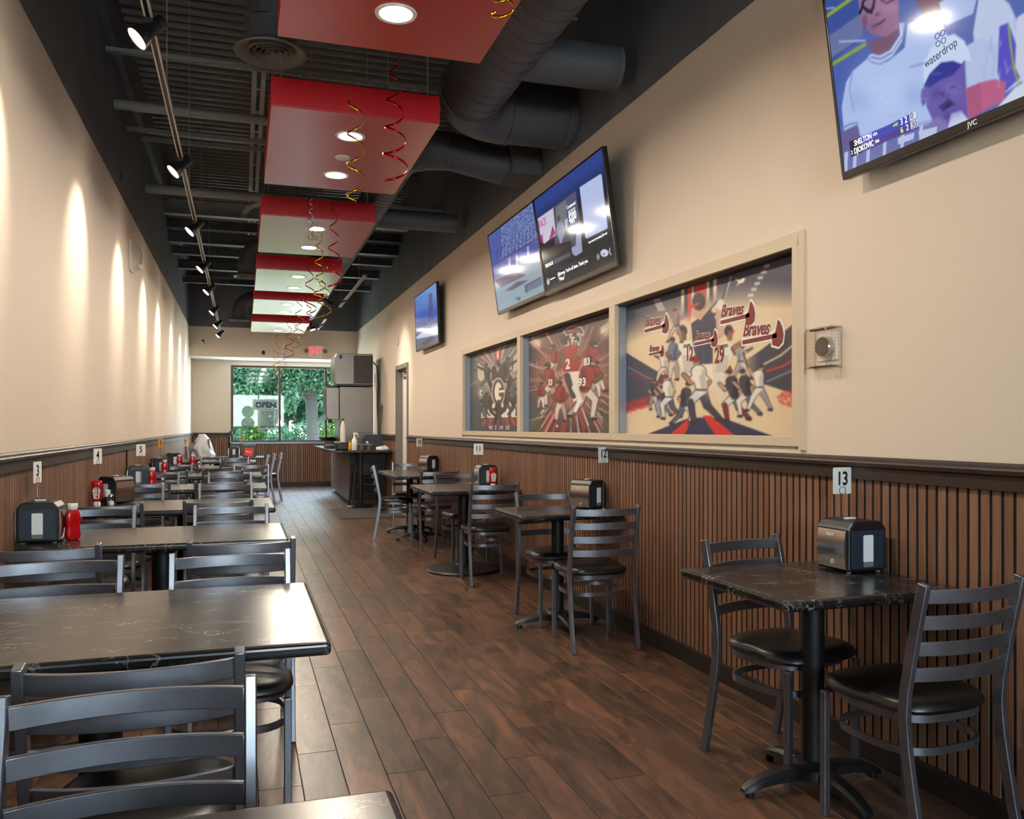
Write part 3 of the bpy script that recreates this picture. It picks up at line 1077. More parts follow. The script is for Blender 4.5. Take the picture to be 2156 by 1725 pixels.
# ================================================================== RED CEILING PANELS
ORD = ('first', 'second', 'third', 'fourth', 'fifth', 'sixth')
ZPN = 3.2
PANEL_Y = (2.52, 5.07, 7.70, 10.34, 12.81, 15.54)
PLEN = 1.64
for i, y in enumerate(PANEL_Y):
    t = thing('ceiling_panel', 'red lacquered hanging ceiling panel, %s counting away from the viewer' % ORD[i], 'ceiling panel', (0.66, y, ZPN), group='red ceiling panels')
    obj('panel_face', bx(-0.5, 0.5, 0, PLEN, 0, 0.012), 'red_lacquer', t)
    bm = B()
    box(bm, -0.5, 0.5, 0, 0.02, 0.012, 0.172)
    box(bm, -0.5, 0.5, PLEN - 0.02, PLEN, 0.012, 0.172)
    box(bm, -0.5, -0.48, 0.02, PLEN - 0.02, 0.012, 0.172)
    box(bm, 0.48, 0.5, 0.02, PLEN - 0.02, 0.012, 0.172)
    obj('fascia', bm, 'red_side', t)
    for sx in (-0.44, 0.44):
        for sy in (0.08, PLEN - 0.08):
            bm = B()
            cyl(bm, (sx, sy, 0.012), (sx, sy, ZC - ZPN - 0.04), 0.004, n=6)
            obj('hanger_rod', bm, 'steel_beam', t)
    for dy in (0.38, 1.25):
        bm = B()
        lathe(bm, [(0.075, -0.004), (0.092, -0.006), (0.095, 0.0), (0.075, 0.0)], 32, loop=True)
        lp = obj('downlight', bm, 'cap_white', t, smooth=True, loc=(0, dy, 0))
        bm = B()
        lathe(bm, [(0.0, -0.002), (0.076, -0.003), (0.076, 0.0)], 32)
        obj('lens', bm, 'panel_lamp', lp)
        ld = bpy.data.lights.new('downlight_lamp', 'AREA')
        ld.shape = 'DISK'
        ld.size = 0.14
        ld.energy = PANEL_W
        ld.color = WARM
        lo_ = bpy.data.objects.new('downlight_lamp', ld)
        col.objects.link(lo_)
        lo_.parent = t
        lo_.location = (0, dy, -0.012)
    if i in (1, 2):
        bm = B()
        lathe(bm, [(0.0, -0.012), (0.04, -0.012), (0.05, -0.006), (0.052, 0.0)], 28)
        obj('speaker_disc', bm, 'plastic_white', t, smooth=True, loc=(0, 0.82, 0))

# ================================================================== TRACK LIGHTS
def track(name, x, y0, y1, z, label):
    t = thing(name, label, 'light track', (x, y0, z))
    l = y1 - y0
    bm = B()
    box(bm, -0.018, -0.010, 0, l, 0, 0.024)
    box(bm, 0.010, 0.018, 0, l, 0, 0.024)
    obj('track_flange', bm, 'track_white', t)
    obj('track_channel', bx(-0.010, 0.010, 0, l, 0.008, 0.024), 'track_black', t)
    k = 0.6
    while k < l:
        bm = B()
        cyl(bm, (0, k, 0.024), (0, k, ZC - z - 0.04), 0.0035, n=6)
        obj('hanger_wire', bm, 'steel_beam', t)
        k += 2.2
    return t
track('light_track', -0.42, 0.3, 18.3, 3.255, 'long light track hung along the spotlit wall')
track('light_track', 1.49, 10.75, 13.7, 3.255, 'short white light track right of the ceiling panels')
track('light_track', 1.42, 15.3, 17.0, 3.255, 'short light track behind the sixth ceiling panel')

def spot_head(x, y, z, v, tx, label, power, i=0):
    t = thing('track_spotlight', label, 'spotlight', (x, y, z), group='black track spotlights')
    q = Vector(v).to_track_quat('-Z', 'Y').to_euler()
    bm = B()
    lathe(bm, [(0.0, 0.165), (0.030, 0.165), (0.034, 0.160), (0.034, 0.075), (0.036, 0.070), (0.046, 0.045), (0.056, 0.0), (0.053, 0.0), (0.044, 0.04), (0.0, 0.05)], 28)
    hs = obj('housing', bm, 'track_black', t, smooth=True, rot=q)
    bm = B()
    lathe(bm, [(0.0, 0.006), (0.047, 0.008), (0.047, 0.012), (0.0, 0.014)], 28)
    obj('lamp_face', bm, 'bulb', t, rot=q)
    pv = Vector(v).normalized() * -0.11
    top = Vector((tx - x, 0, 3.255 - z))
    bm = B()
    cyl(bm, pv, (top.x * 0.6, 0.03, 0.05), 0.008, n=8)
    cyl(bm, (top.x * 0.6, 0.03, 0.05), (top.x, 0.03, top.z), 0.011, n=8)
    box(bm, top.x - 0.02, top.x + 0.02, -0.01, 0.07, top.z - 0.03, top.z)
    obj('swivel_stem', bm, 'track_black', t)
    ld = bpy.data.lights.new('spot_lamp', 'SPOT')
    ld.energy = power
    ld.color = WARM
    ld.spot_size = math.radians(64)
    ld.spot_blend = 0.85
    ld.shadow_soft_size = 0.045
    lo_ = bpy.data.objects.new('spot_lamp', ld)
    col.objects.link(lo_)
    lo_.parent = t
    lo_.rotation_euler = q
    lo_.location = Vector(v).normalized() * 0.002
    return t
HN = ('behind the viewer', 'nearest in view', 'second in view', 'third in view', 'fourth in view', 'fifth in view', 'sixth in view', 'seventh in view', 'farthest, at the track end')
for i, y in enumerate((2.15, 4.28, 6.43, 8.36, 10.33, 12.05, 14.2, 16.1, 17.76)):
    spot_head(-0.47, y, 3.15, (-0.68, -0.20, -0.70), -0.42, 'black track spotlight aimed at the left wall, %s' % HN[i], TRACK_W)
spot_head(1.27, 12.85, 3.16, (0.72, 0.10, -0.60), 1.49, 'black track spotlight aimed right from the short white track', TRACK_W * 1.1)
spot_head(1.25, 16.0, 3.14, (0.3, -0.2, -0.9), 1.42, 'black track spotlight beside the sixth ceiling panel', TRACK_W * 0.3)

# ================================================================== FOIL SWIRLS
def swirl(x, y, z1, z0, r0, r1, turns, m, label, ph=0.0):
    bm = B()
    n = int(turns * 20)
    va, vb = [], []
    for i in range(n + 1):
        f = i / n
        a = ph + 2 * PI * turns * f
        r = r0 + (r1 - r0) * f
        z = z1 + (z0 - z1) * f
        w = 0.007
        va.append(bm.verts.new((r * math.cos(a), r * math.sin(a), z - z1 + w)))
        vb.append(bm.verts.new((r * math.cos(a), r * math.sin(a), z - z1 - w)))
    for i in range(n):
        bm.faces.new((va[i], va[i + 1], vb[i + 1], vb[i]))
    o = tag(obj('foil_swirl', bm, m, smooth=True, loc=(x, y, z1)), label, 'streamer', 'foil swirl streamers')
    bm = B()
    cyl(bm, (r0 * math.cos(ph), r0 * math.sin(ph), 0), (0, 0, ZC - 0.03 - z1), 0.0008, n=4)
    obj('thread', bm, 'steel_beam', o)
    md = o.modifiers.new('thickness', 'SOLIDIFY')
    md.thickness = 0.0008
    return o
SW = [(0.82, 4.72, 3.55, 2.74, 0.016, 0.078, 5.3, 'foil_red', 'red foil swirl with big bottom loop below the gap after the first panel', 0.3),
      (0.62, 4.88, 3.22, 2.62, 0.045, 0.055, 3.4, 'foil_gold', 'gold foil swirl in front of the second panel downlights', 2.2),
      (1.02, 3.30, 3.18, 3.02, 0.03, 0.05, 2.6, 'foil_gold', 'short gold coil under the first panel near the duct', 0.0),
      (0.56, 7.40, 3.30, 2.95, 0.012, 0.03, 4.5, 'foil_silver', 'small silver swirl before the third panel', 0.5),
      (0.75, 7.35, 3.28, 2.55, 0.02, 0.075, 4.2, 'foil_red', 'red foil swirl hanging before the third panel', 1.0),
      (0.64, 7.45, 3.05, 2.45, 0.02, 0.06, 4.4, 'foil_gold', 'gold foil swirl hanging before the third panel', 2.6),
      (0.74, 9.95, 3.25, 2.66, 0.03, 0.08, 3.2, 'foil_red', 'red foil swirl hanging before the fourth panel', 0.2),
      (0.90, 9.98, 3.05, 2.60, 0.05, 0.10, 2.2, 'foil_gold', 'wide gold foil swirl hanging before the fourth panel', 1.6),
      (0.78, 12.45, 3.22, 2.62, 0.03, 0.085, 3.2, 'foil_gold', 'gold foil swirl hanging before the fifth panel', 0.8),
      (0.92, 12.5, 3.12, 2.78, 0.03, 0.06, 3.0, 'foil_red', 'red foil swirl hanging before the fifth panel', 2.1),
      (0.78, 15.2, 3.22, 2.52, 0.03, 0.10, 3.5, 'foil_red', 'red foil swirl hanging before the sixth panel', 0.4),
      (0.90, 15.25, 3.20, 2.70, 0.03, 0.08, 3.4, 'foil_gold', 'gold foil swirl hanging before the sixth panel', 1.1),
      (0.66, 17.5, 3.20, 2.35, 0.03, 0.09, 6.0, 'foil_gold', 'long gold foil swirl past the sixth panel, above the window', 0.7),
      (0.80, 17.55, 3.10, 2.60, 0.03, 0.07, 5.0, 'foil_silver', 'silver foil swirl past the sixth panel, above the window', 1.9)]
for s_ in SW:
    swirl(*s_)

# ================================================================== PRINTS (flat pictures painted on vertex grids)
def quad_map(q):
    (x0, y0), (x1, y1), (x2, y2), (x3, y3) = q        # TL TR BR BL in sketch coordinates
    dx1, dx2, sx = x1 - x2, x3 - x2, x0 - x1 + x2 - x3
    dy1, dy2, sy = y1 - y2, y3 - y2, y0 - y1 + y2 - y3
    den = dx1 * dy2 - dx2 * dy1
    g = (sx * dy2 - dx2 * sy) / den
    h = (dx1 * sy - sx * dy1) / den
    a, b_, c = x1 - x0 + g * x1, x3 - x0 + h * x3, x0
    d_, e, f = y1 - y0 + g * y1, y3 - y0 + h * y3, y0
    return lambda u, v: ((a * u + b_ * v + c) / (g * u + h * v + 1), (d_ * u + e * v + f) / (g * u + h * v + 1))

class Sheet:
    """a picture: every grid vertex knows its sketch coordinate (X, Y)"""
    def __init__(s, W, H, q, bg):
        u, v = np.meshgrid(np.linspace(0, 1, W), np.linspace(0, 1, H))
        s.W, s.H = W, H
        s.q = q
        s.X, s.Y = quad_map(q)(u, v)
        s.C = np.zeros((H, W, 3)) + np.array(bg) / 255.0
        s.soft = abs(q[2][1] - q[1][1]) / H * 0.9
    def put(s, a, c):
        a = np.clip(a, 0, 1)[..., None]
        s.C = s.C * (1 - a) + (np.array(c) / 255.0) * a
    def poly(s, pts, c, al=1.0):
        P = np.array(pts, float)
        inside = np.zeros_like(s.X, bool)
        dist = np.full_like(s.X, 1e9)
        n = len(P)
        for i in range(n):
            (xa, ya), (xb, yb) = P[i], P[(i + 1) % n]
            cond = (ya > s.Y) != (yb > s.Y)
            den = (yb - ya) if yb != ya else 1e-9
            inside ^= cond & (s.X < (xb - xa) * (s.Y - ya) / den + xa)
            dist = np.minimum(dist, s.seg(xa, ya, xb, yb)[0])
        sd = np.where(inside, -dist, dist)
        s.put((0.5 - sd / s.soft) * al, c)
    def seg(s, xa, ya, xb, yb):
        dx, dy = xb - xa, yb - ya
        t = np.clip(((s.X - xa) * dx + (s.Y - ya) * dy) / (dx * dx + dy * dy + 1e-9), 0, 1)
        return np.hypot(s.X - xa - t * dx, s.Y - ya - t * dy), t
    def cap(s, xa, ya, xb, yb, r0, r1, c, al=1.0):
        d, t = s.seg(xa, ya, xb, yb)
        s.put((0.5 - (d - (r0 + (r1 - r0) * t)) / s.soft) * al, c)
    def ell(s, cx, cy, rx, ry, c, al=1.0, rot=0.0, soft=None):
        ca, sa = math.cos(rot), math.sin(rot)
        dx, dy = s.X - cx, s.Y - cy
        k = np.hypot((dx * ca + dy * sa) / rx, (-dx * sa + dy * ca) / ry)
        s.put((0.5 - (k - 1) * min(rx, ry) / (soft or s.soft)) * al, c)
    def line(s, pts, w, c, al=1.0):
        for (xa, ya), (xb, yb) in zip(pts, pts[1:]):
            s.cap(xa, ya, xb, yb, w, w, c, al)
    def glow(s, cx, cy, r, c, al):
        s.put(al * np.exp(-((s.X - cx) ** 2 + (s.Y - cy) ** 2) / (r * r)), c)
    def band(s, mask, c, al=1.0):
        s.put(mask * al, c)
    def blur(s, n=1):
        for _ in range(n):
            P = np.pad(s.C, ((1, 1), (1, 1), (0, 0)), mode='edge')
            s.C = (P[1:-1, 1:-1] * 4 + P[:-2, 1:-1] * 2 + P[2:, 1:-1] * 2 + P[1:-1, :-2] * 2 + P[1:-1, 2:] * 2 + P[:-2, :-2] + P[2:, 2:] + P[:-2, 2:] + P[2:, :-2]) / 16
    def speck(s, mask, c, dens, al=1.0):
        r = rng.random(s.X.shape) < dens
        s.put(r * mask * al, c)
    def mesh(s, name, y_of, m):
        """local frame: x right, z up, facing -y; y_of = (x0,x1,z0,z1)"""
        x0, x1, z0, z1 = y_of
        u, v = np.meshgrid(np.linspace(x0, x1, s.W), np.linspace(z1, z0, s.H))
        co = np.stack([u.ravel(), np.zeros(u.size), v.ravel()], 1)
        i = np.arange(s.W * s.H).reshape(s.H, s.W)
        f = np.stack([i[1:, :-1].ravel(), i[1:, 1:].ravel(), i[:-1, 1:].ravel(), i[:-1, :-1].ravel()], 1)
        me = bpy.data.meshes.new(name)
        me.from_pydata(co.tolist(), [], f.tolist())
        at = me.color_attributes.new('Col', 'FLOAT_COLOR', 'POINT')
        C = np.clip(s.C, 0, 1)
        Cl = np.where(C <= 0.04045, C / 12.92, ((C + 0.055) / 1.055) ** 2.4)
        buf = np.ones((s.W * s.H, 4))
        buf[:, :3] = Cl.reshape(-1, 3)
        at.data.foreach_set('color', buf.ravel())
        me.materials.append(MATS[m])
        return me

POSE = {
    'run': dict(hip=(0, .50), ch=(.05, .76), hd=(.09, .92), k1=(.17, .33), f1=(.12, .03), k2=(-.08, .27), f2=(-.28, .07), e1=(.17, .62), h1=(.27, .72), e2=(-.10, .62), h2=(-.02, .48)),
    'swing': dict(hip=(0, .50), ch=(.02, .76), hd=(-.03, .92), k1=(.14, .28), f1=(.24, .02), k2=(-.12, .28), f2=(-.24, .03), e1=(.16, .78), h1=(.24, .92), e2=(.08, .66), h2=(.22, .90), bat=(.34, 1.22)),
    'throw': dict(hip=(0, .50), ch=(.02, .77), hd=(.05, .93), k1=(.16, .30), f1=(.26, .03), k2=(-.10, .28), f2=(-.18, .02), e1=(.18, .80), h1=(.32, .88), e2=(-.16, .72), h2=(-.24, .86)),
    'stand': dict(hip=(0, .50), ch=(0, .77), hd=(.02, .93), k1=(.07, .27), f1=(.09, .02), k2=(-.08, .27), f2=(-.11, .02), e1=(.15, .62), h1=(.10, .50), e2=(-.15, .62), h2=(-.08, .52)),
}
def player(S, x, y, h, pose, jersey, pants, skin, cap, w=1.0, flip=1, al=1.0, shade=None, sock=None):
    p = POSE[pose]
    k = lambda n: (x + p[n][0] * h * flip * w, y - p[n][1] * h)
    sh = shade or tuple(max(0, c - 45) for c in pants)
    ol = (36, 32, 46)
    for a, b_, r0, r1 in (('hip', 'k2', .065, .05), ('k2', 'f2', .045, .028), ('hip', 'k1', .065, .05), ('k1', 'f1', .045, .028), ('ch', 'e2', .045, .036), ('e2', 'h2', .032, .024), ('hip', 'ch', .075, .10), ('ch', 'e1', .045, .036), ('e1', 'h1', .032, .026)):
        S.cap(*k(a), *k(b_), h * (r0 + .012), h * (r1 + .012), ol, al * .8)
    for a, b_, c in (('k2', 'f2', sh), ('k1', 'f1', pants)):
        S.cap(*k('hip'), *k(a), h * .065, h * .05, c, al)
        S.cap(*k(a), *k(b_), h * .045, h * .028, sock or c, al)
        fx, fy = k(b_)
        S.cap(fx, fy, fx + .06 * h * flip, fy + .005 * h, h * .026, h * .02, (40, 30, 40), al)
    S.cap(*k('ch'), *k('e2'), h * .045, h * .036, jersey, al)
    S.cap(*k('e2'), *k('h2'), h * .032, h * .024, skin, al)
    S.cap(*k('hip'), *k('ch'), h * .075, h * .10, jersey, al)
    S.cap(k('hip')[0] - .03 * h * flip, k('hip')[1], k('ch')[0] - .045 * h * flip, k('ch')[1], h * .04, h * .05, tuple(max(0, c - 40) for c in jersey), al * .6)
    S.line([(k('hip')[0] - .07 * h, k('hip')[1]), (k('hip')[0] + .07 * h, k('hip')[1])], h * .012, (40, 34, 46), al)
    S.cap(*k('ch'), *k('e1'), h * .045, h * .036, jersey, al)
    S.cap(*k('e1'), *k('h1'), h * .032, h * .026, skin, al)
    if 'bat' in p:
        S.cap(*k('h1'), *k('bat'), h * .010, h * .020, (90, 60, 45), al)
    hx, hy = k('hd')
    S.ell(hx, hy, h * .052, h * .068, skin, al)
    S.ell(hx, hy - h * .03, h * .06, h * .05, cap, al)
    S.cap(hx, hy - h * .012, hx + flip * h * .085, hy - h * .008, h * .012, h * .010, cap, al)

# ---- poster: baseball artwork (nearest, widest)
NAVY, CREAM, REDP, MAR, SKIN = (46, 48, 74), (226, 206, 174), (206, 52, 44), (124, 34, 38), (196, 150, 120)
S = Sheet(300, 210, ((45, 590), (1383, 150), (1393, 1590), (45, 1562)), CREAM)
edge = 700 - 0.22 * (S.X - 45) + 120 * np.abs((S.X - 700) / 650) ** 1.5 - 40
S.band(np.clip(0.5 - (S.Y - edge) / 220, 0, 1), NAVY, 0.97)
for xs, c, yt, yb in ((465, CREAM, 460, 660), (487, NAVY, 460, 700), (512, REDP, 450, 720), (540, CREAM, 440, 640), (597, REDP, 400, 640), (652, CREAM, 400, 600), (678, NAVY, 400, 560), (705, CREAM, 380, 570)):
    wd = 42 if xs == 597 else 12
    S.band((np.abs(S.X - xs) < wd) * (S.Y < yb) * np.clip((yb - S.Y) / 120, 0, 1), c, 1.0)
# stands
lt = 940 + 0.62 * (S.X - 45)
lb = 1390 - 0.30 * (S.X - 45)
S.band((S.Y > lt) * (S.Y < lb) * np.clip((420 - S.X) / 90, 0, 1), (62, 60, 82), 1)
S.speck((S.Y > lb - 70) * (S.Y < lb + 20) * (S.X < 230), REDP, .6)
S.line([(60, 1050), (200, 1130), (330, 1170)], 5, (150, 140, 150), .8)
S.line([(60, 1090), (200, 1160), (300, 1190)], 7, (120, 50, 70), .8)
rt = 1020 - 0.62 * (S.X - 900) - 0.0004 * (S.X - 900) ** 2
rb_ = 1120 + 0.34 * (S.X - 900)
S.band((S.Y > rt) * (S.Y < rb_) * np.clip((S.X - 880) / 160, 0, 1), (58, 56, 76), 1)
S.line([(1390, 800), (1200, 960), (1050, 1040)], 7, CREAM, .9)
S.line([(1390, 930), (1220, 1040), (1100, 1080)], 9, REDP, .8)
S.line([(1390, 1030), (1280, 1080)], 12, REDP, .9)
S.line([(1280, 1080), (1100, 1160)], 6, (150, 150, 170), .8)
sp = np.exp(-((S.X - 1400) / 190) ** 2 - ((S.Y - 1290) / 70) ** 2)
S.speck(sp > .25, REDP, .55, .9)
# stadium lights
for bx0, by0, dx, dy in ((250, 535, 7, 26), (1080, 270, -24, 50)):
    for i in range(6):
        for j in range(4 if dx > 0 else 3):
            S.ell(bx0 + dx * i + j * 14, by0 + abs(dy) * i * (0.6 if dx > 0 else .9) + j * (-2), 6, 6 if dx > 0 else 12, (240, 238, 230), .95)
# bird-like plane
S.poly([(850, 360), (890, 378), (920, 358), (935, 372), (912, 400), (895, 400), (865, 428), (880, 392)], (238, 226, 206))
# carpet
S.poly([(195, 1570), (520, 1440), (760, 1440), (1165, 1592), (1165, 1620), (195, 1620)], (44, 48, 84))
S.poly([(365, 1575), (475, 1575), (550, 1440), (515, 1440)], REDP)
S.poly([(720, 1590), (872, 1590), (680, 1425), (615, 1425)], REDP)
# big batter
S.cap(735, 640, 818, 355, 7, 13, (60, 62, 84))
S.cap(742, 640, 826, 355, 3, 5, (210, 200, 190))
S.poly([(528, 715), (600, 660), (690, 650), (758, 740), (760, 815), (712, 835), (690, 820), (690, 1035), (560, 1055), (545, 900)], (48, 52, 80))
S.cap(640, 690, 735, 560, 38, 26, (48, 52, 80))
S.cap(700, 610, 755, 545, 22, 20, (226, 200, 180))
S.cap(745, 790, 735, 610, 30, 22, (206, 170, 150))
S.ell(745, 570, 28, 40, (228, 224, 220))
S.poly([(545, 590), (625, 580), (628, 640), (600, 690), (560, 668), (545, 640)], (208, 164, 138))
S.ell(585, 545, 48, 68, (40, 38, 52))
S.cap(525, 588, 580, 560, 12, 10, REDP)
S.line([(560, 850), (570, 1040)], 3, (84, 90, 126), .8)
S.line([(620, 860), (625, 1040)], 3, (84, 90, 126), .8)
for i in range(7):
    S.line([(560 + i * 20, 905), (555 + i * 20, 1045)], 1.6, (90, 96, 130), .7)
S.poly([(560, 1030), (690, 1020), (700, 1200), (620, 1260), (560, 1200)], (236, 226, 206), .8)
# two white-jersey men with their backs turned
WHT = (232, 228, 220)
S.ell(462, 772, 36, 46, (52, 44, 60))
S.cap(430, 790, 470, 776, 10, 8, REDP)
S.ell(468, 820, 26, 34, (120, 84, 62))
S.poly([(410, 900), (470, 845), (535, 850), (560, 960), (550, 1090), (480, 1100), (430, 990)], WHT)
S.cap(440, 920, 365, 960, 32, 20, WHT)
S.poly([(485, 1085), (555, 1075), (560, 1190), (500, 1200)], (222, 216, 206))
S.ell(810, 770, 34, 46, (52, 44, 60))
S.cap(812, 780, 848, 772, 9, 7, REDP)
S.ell(818, 815, 22, 32, (140, 100, 78))
S.poly([(735, 880), (790, 850), (855, 880), (850, 940), (800, 1010), (775, 1110), (705, 1095), (710, 980)], WHT)
S.cap(850, 900, 925, 845, 24, 16, (150, 110, 88))
S.ell(930, 842, 22, 18, WHT)
S.poly([(705, 1095), (775, 1110), (785, 1200), (740, 1330), (690, 1200)], (222, 216, 206))
for i in range(6):
    S.line([(735 + 14 * i, 960), (715 + 14 * i, 1090)], 1.8, (90, 84, 104), .8)
    S.line([(470 + 14 * i, 960), (480 + 13 * i, 1090)], 1.8, (90, 84, 104), .8)
GRY = (150, 150, 170)
player(S, 420, 860, 260, 'throw', (150, 140, 150), (196, 180, 166), SKIN, MAR, .9, -1, .9)
player(S, 395, 1150, 330, 'stand', (110, 118, 150), (214, 204, 190), (120, 90, 76), (60, 40, 48), .9, -1)
player(S, 325, 1170, 240, 'throw', WHT, (214, 204, 190), (110, 80, 64), (60, 40, 48), .9, -1)
player(S, 900, 1140, 270, 'throw', (170, 172, 190), (214, 208, 200), (120, 90, 70), (60, 40, 48), 1, 1)
player(S, 250, 1380, 240, 'stand', (70, 64, 84), (190, 186, 186), SKIN, (52, 44, 60), 1, 1)
player(S, 318, 1440, 290, 'run', (70, 64, 84), (150, 158, 178), SKIN, MAR, .8, -1)
player(S, 365, 1455, 350, 'run', WHT, (214, 214, 216), SKIN, MAR, .9, -1, 1, (70, 80, 104))
player(S, 475, 1510, 350, 'run', (58, 52, 76), (206, 212, 222), SKIN, (52, 44, 60), 1, 1, 1, (80, 90, 116))
player(S, 610, 1490, 530, 'run', WHT, (206, 212, 220), (170, 124, 98), MAR, .95, -1, 1, (58, 62, 88), (60, 52, 74))
player(S, 855, 1480, 420, 'run', (58, 50, 72), (214, 216, 220), SKIN, (52, 44, 60), 1, -1, 1, (90, 100, 124), MAR)
player(S, 950, 1440, 380, 'run', (58, 50, 72), (220, 216, 212), SKIN, (52, 44, 60), 1, -1, 1, (90, 100, 124))
player(S, 1045, 1390, 370, 'swing', WHT, (220, 218, 214), SKIN, (52, 44, 60), 1, -1, 1, (150, 150, 160))
S.ell(400, 1410, 9, 14, REDP)
S.ell(820, 1060, 11, 22, (120, 40, 46))
S.glow(690, 1240, 60, CREAM, .5)
S.blur(1)
PRINT3 = S

# ---- poster: football artwork (middle)
S = Sheet(190, 190, ((772, 400), (1740, 78), (1735, 1470), (775, 1460)), (58, 46, 50))
ctr = (1230, 860)
ang = np.arctan2(S.Y - ctr[1], S.X - ctr[0])
rad = np.hypot(S.X - ctr[0], S.Y - ctr[1])
S.glow(1230, 850, 330, (235, 205, 185), .95)
S.glow(1230, 850, 480, (196, 70, 50), .45)
for k in range(70):
    a = rng.uniform(-PI, PI)
    w_ = rng.uniform(.004, .016)
    c = [(214, 60, 44), (240, 226, 210), (60, 48, 56), (232, 190, 160)][k % 4]
    r0 = rng.uniform(150, 420)
    r1 = r0 + rng.uniform(150, 500)
    S.band((np.abs((ang - a + PI) % (2 * PI) - PI) < w_) * (rad > r0) * (rad < r1), c, .7)
for k in range(40):
    a = rng.uniform(PI * .25, PI * .75)
    S.band((np.abs(ang - a) < .008) * (rad > 420), [(222, 50, 48), (240, 232, 226), (56, 52, 76)][k % 3], .9)
S.band(np.clip((S.Y - 1120) / 60, 0, 1) * (np.abs(S.X - 1230) > 330), (84, 84, 66), .85)
S.line([(780, 1330), (960, 1280)], 4, (220, 216, 200), .9)
S.line([(1500, 1180), (1735, 1300)], 4, (220, 216, 200), .9)
for cx_, cy_ in ((850, 440), (1690, 200), (1590, 330)):
    S.glow(cx_, cy_, 70, (250, 236, 210), .7)
    for i in range(5):
        for j in range(3):
            S.ell(cx_ - 40 + i * 18, cy_ - 40 + j * 26 + i * 14 * (1 if cx_ < 1000 else -1), 8, 9, (250, 244, 226), .9)
RJ, BLK = (150, 40, 34), (40, 30, 34)
def fb(x, y, h, pose, fl, w=1.0, pants=(214, 204, 196)):
    player(S, x, y, h, pose, RJ, pants, (104, 66, 50), BLK, w, fl)
    p = POSE[pose]['hd']
    hx, hy = x + p[0] * h * fl * w, y - p[1] * h
    S.ell(hx, hy, h * .068, h * .078, BLK)
    S.line([(hx + fl * h * .02, hy + h * .03), (hx + fl * h * .07, hy + h * .04)], h * .012, (210, 204, 200))
fb(1050, 860, 380, 'throw', -1)
fb(1430, 1010, 580, 'throw', 1)
fb(1490, 1080, 420, 'stand', 1)
fb(1010, 1180, 500, 'run', -1, .8)
fb(905, 1200, 300, 'stand', 1, 1, (226, 220, 214))
fb(1370, 1330, 720, 'run', 1, .9)
# big receiver
S.poly([(1120, 560), (1200, 470), (1290, 500), (1350, 560), (1330, 700), (1300, 780), (1150, 790), (1100, 700)], (156, 40, 34))
S.poly([(1150, 790), (1305, 775), (1310, 960), (1330, 1090), (1250, 1120), (1190, 960)], (226, 220, 214))
S.cap(1180, 830, 1250, 1060, 36, 26, (52, 48, 60))
S.cap(1260, 960, 1330, 1110, 30, 22, (226, 222, 220))
S.cap(1310, 1110, 1270, 1220, 22, 18, (236, 232, 228))
S.cap(1130, 600, 1090, 760, 34, 24, (104, 66, 50))
S.cap(1330, 540, 1280, 650, 38, 26, (140, 96, 72))
S.ell(1290, 640, 26, 44, (120, 50, 40), 1, .5)
S.ell(1165, 420, 44, 62, BLK)
S.line([(1190, 440), (1200, 480), (1160, 490)], 6, (220, 214, 210))
fb(1110, 1340, 460, 'stand', -1, 1.1)
S.ell(1472, 650, 24, 38, (130, 50, 40), 1, .3)
# bird emblems: big centre, outlines left and right
def bird(cx, cy, s, fill, lines, fl=1):
    P = [(-1.0, -.35), (-.3, -.8), (.7, -.75), (1.05, -.35), (.95, .05), (.6, -.2), (.35, -.1), (.75, .25), (.55, .95), (.3, .55), (-.2, .5), (.1, .2), (-.35, .25), (-.15, -.1), (-.75, 0)]
    pts = [(cx + fl * a * s, cy + b_ * s * 1.15) for a, b_ in P]
    S.poly(pts, fill)
    S.line(pts + [pts[0]], s * .05, lines)
bird(1250, 370, 105, (46, 36, 40), (236, 232, 228))
S.poly([(1185, 318), (1300, 312), (1320, 330), (1190, 338)], (206, 56, 44))
bird(822, 690, 36, (58, 46, 54), (222, 216, 212))
bird(1712, 500, 46, (58, 46, 54), (222, 216, 212))
for k in range(160):
    S.ell(rng.uniform(780, 1730), rng.uniform(350, 1250), 3, 4, (236, 214, 196), .7)
S.ell(1075, 1392, 12, 14, (250, 220, 200))
S.blur(1)
PRINT2 = S

# ---- poster: round G artwork (farthest)
S = Sheet(110, 150, ((130, 582), (690, 402), (688, 1450), (130, 1446)), (66, 70, 74))
S.glow(420, 830, 210, (236, 214, 200), .9)
ang = np.arctan2(S.Y - 760, S.X - 420)
rad = np.hypot(S.X - 420, S.Y - 760)
for k in range(46):
    a = rng.uniform(-PI, -.02)
    S.band((np.abs(ang - a) < rng.uniform(.006, .02)) * (rad > 120) * (rad < rng.uniform(240, 360)), [(206, 62, 54), (236, 220, 206), (90, 60, 60)][k % 3], .7)
for k in range(14):
    a = rng.uniform(.1, PI - .1)
    S.band((np.abs(ang - a) < .02) * (rad > 120) * (rad < 330), [(206, 72, 62), (236, 220, 206)][k % 2], .5)
for cx_, cy_, sl in ((245, 760, .25), (610, 690, -.3)):
    for i in range(5):
        for j in range(6):
            S.ell(cx_ - 28 + i * 14, cy_ - 80 + j * 30 + i * 22 * sl * 3, 7, 11, (248, 242, 218), .92)
S.poly([(245, 1120), (610, 1080), (612, 1285), (245, 1298)], (232, 226, 220), .75)
S.poly([(245, 1296), (612, 1284), (620, 1380), (250, 1390)], (120, 58, 56), .9)
for i in range(6):
    S.line([(300 + i * 50, 1290), (260 + i * 66, 1385)], 2.5, (220, 190, 180), .9)
S.ell(415, 600, 34, 76, (176, 54, 44))
S.ell(415, 575, 10, 60, (226, 220, 214))
S.poly([(352, 720), (400, 680), (440, 680), (482, 720), (490, 860), (350, 870)], (58, 52, 58))
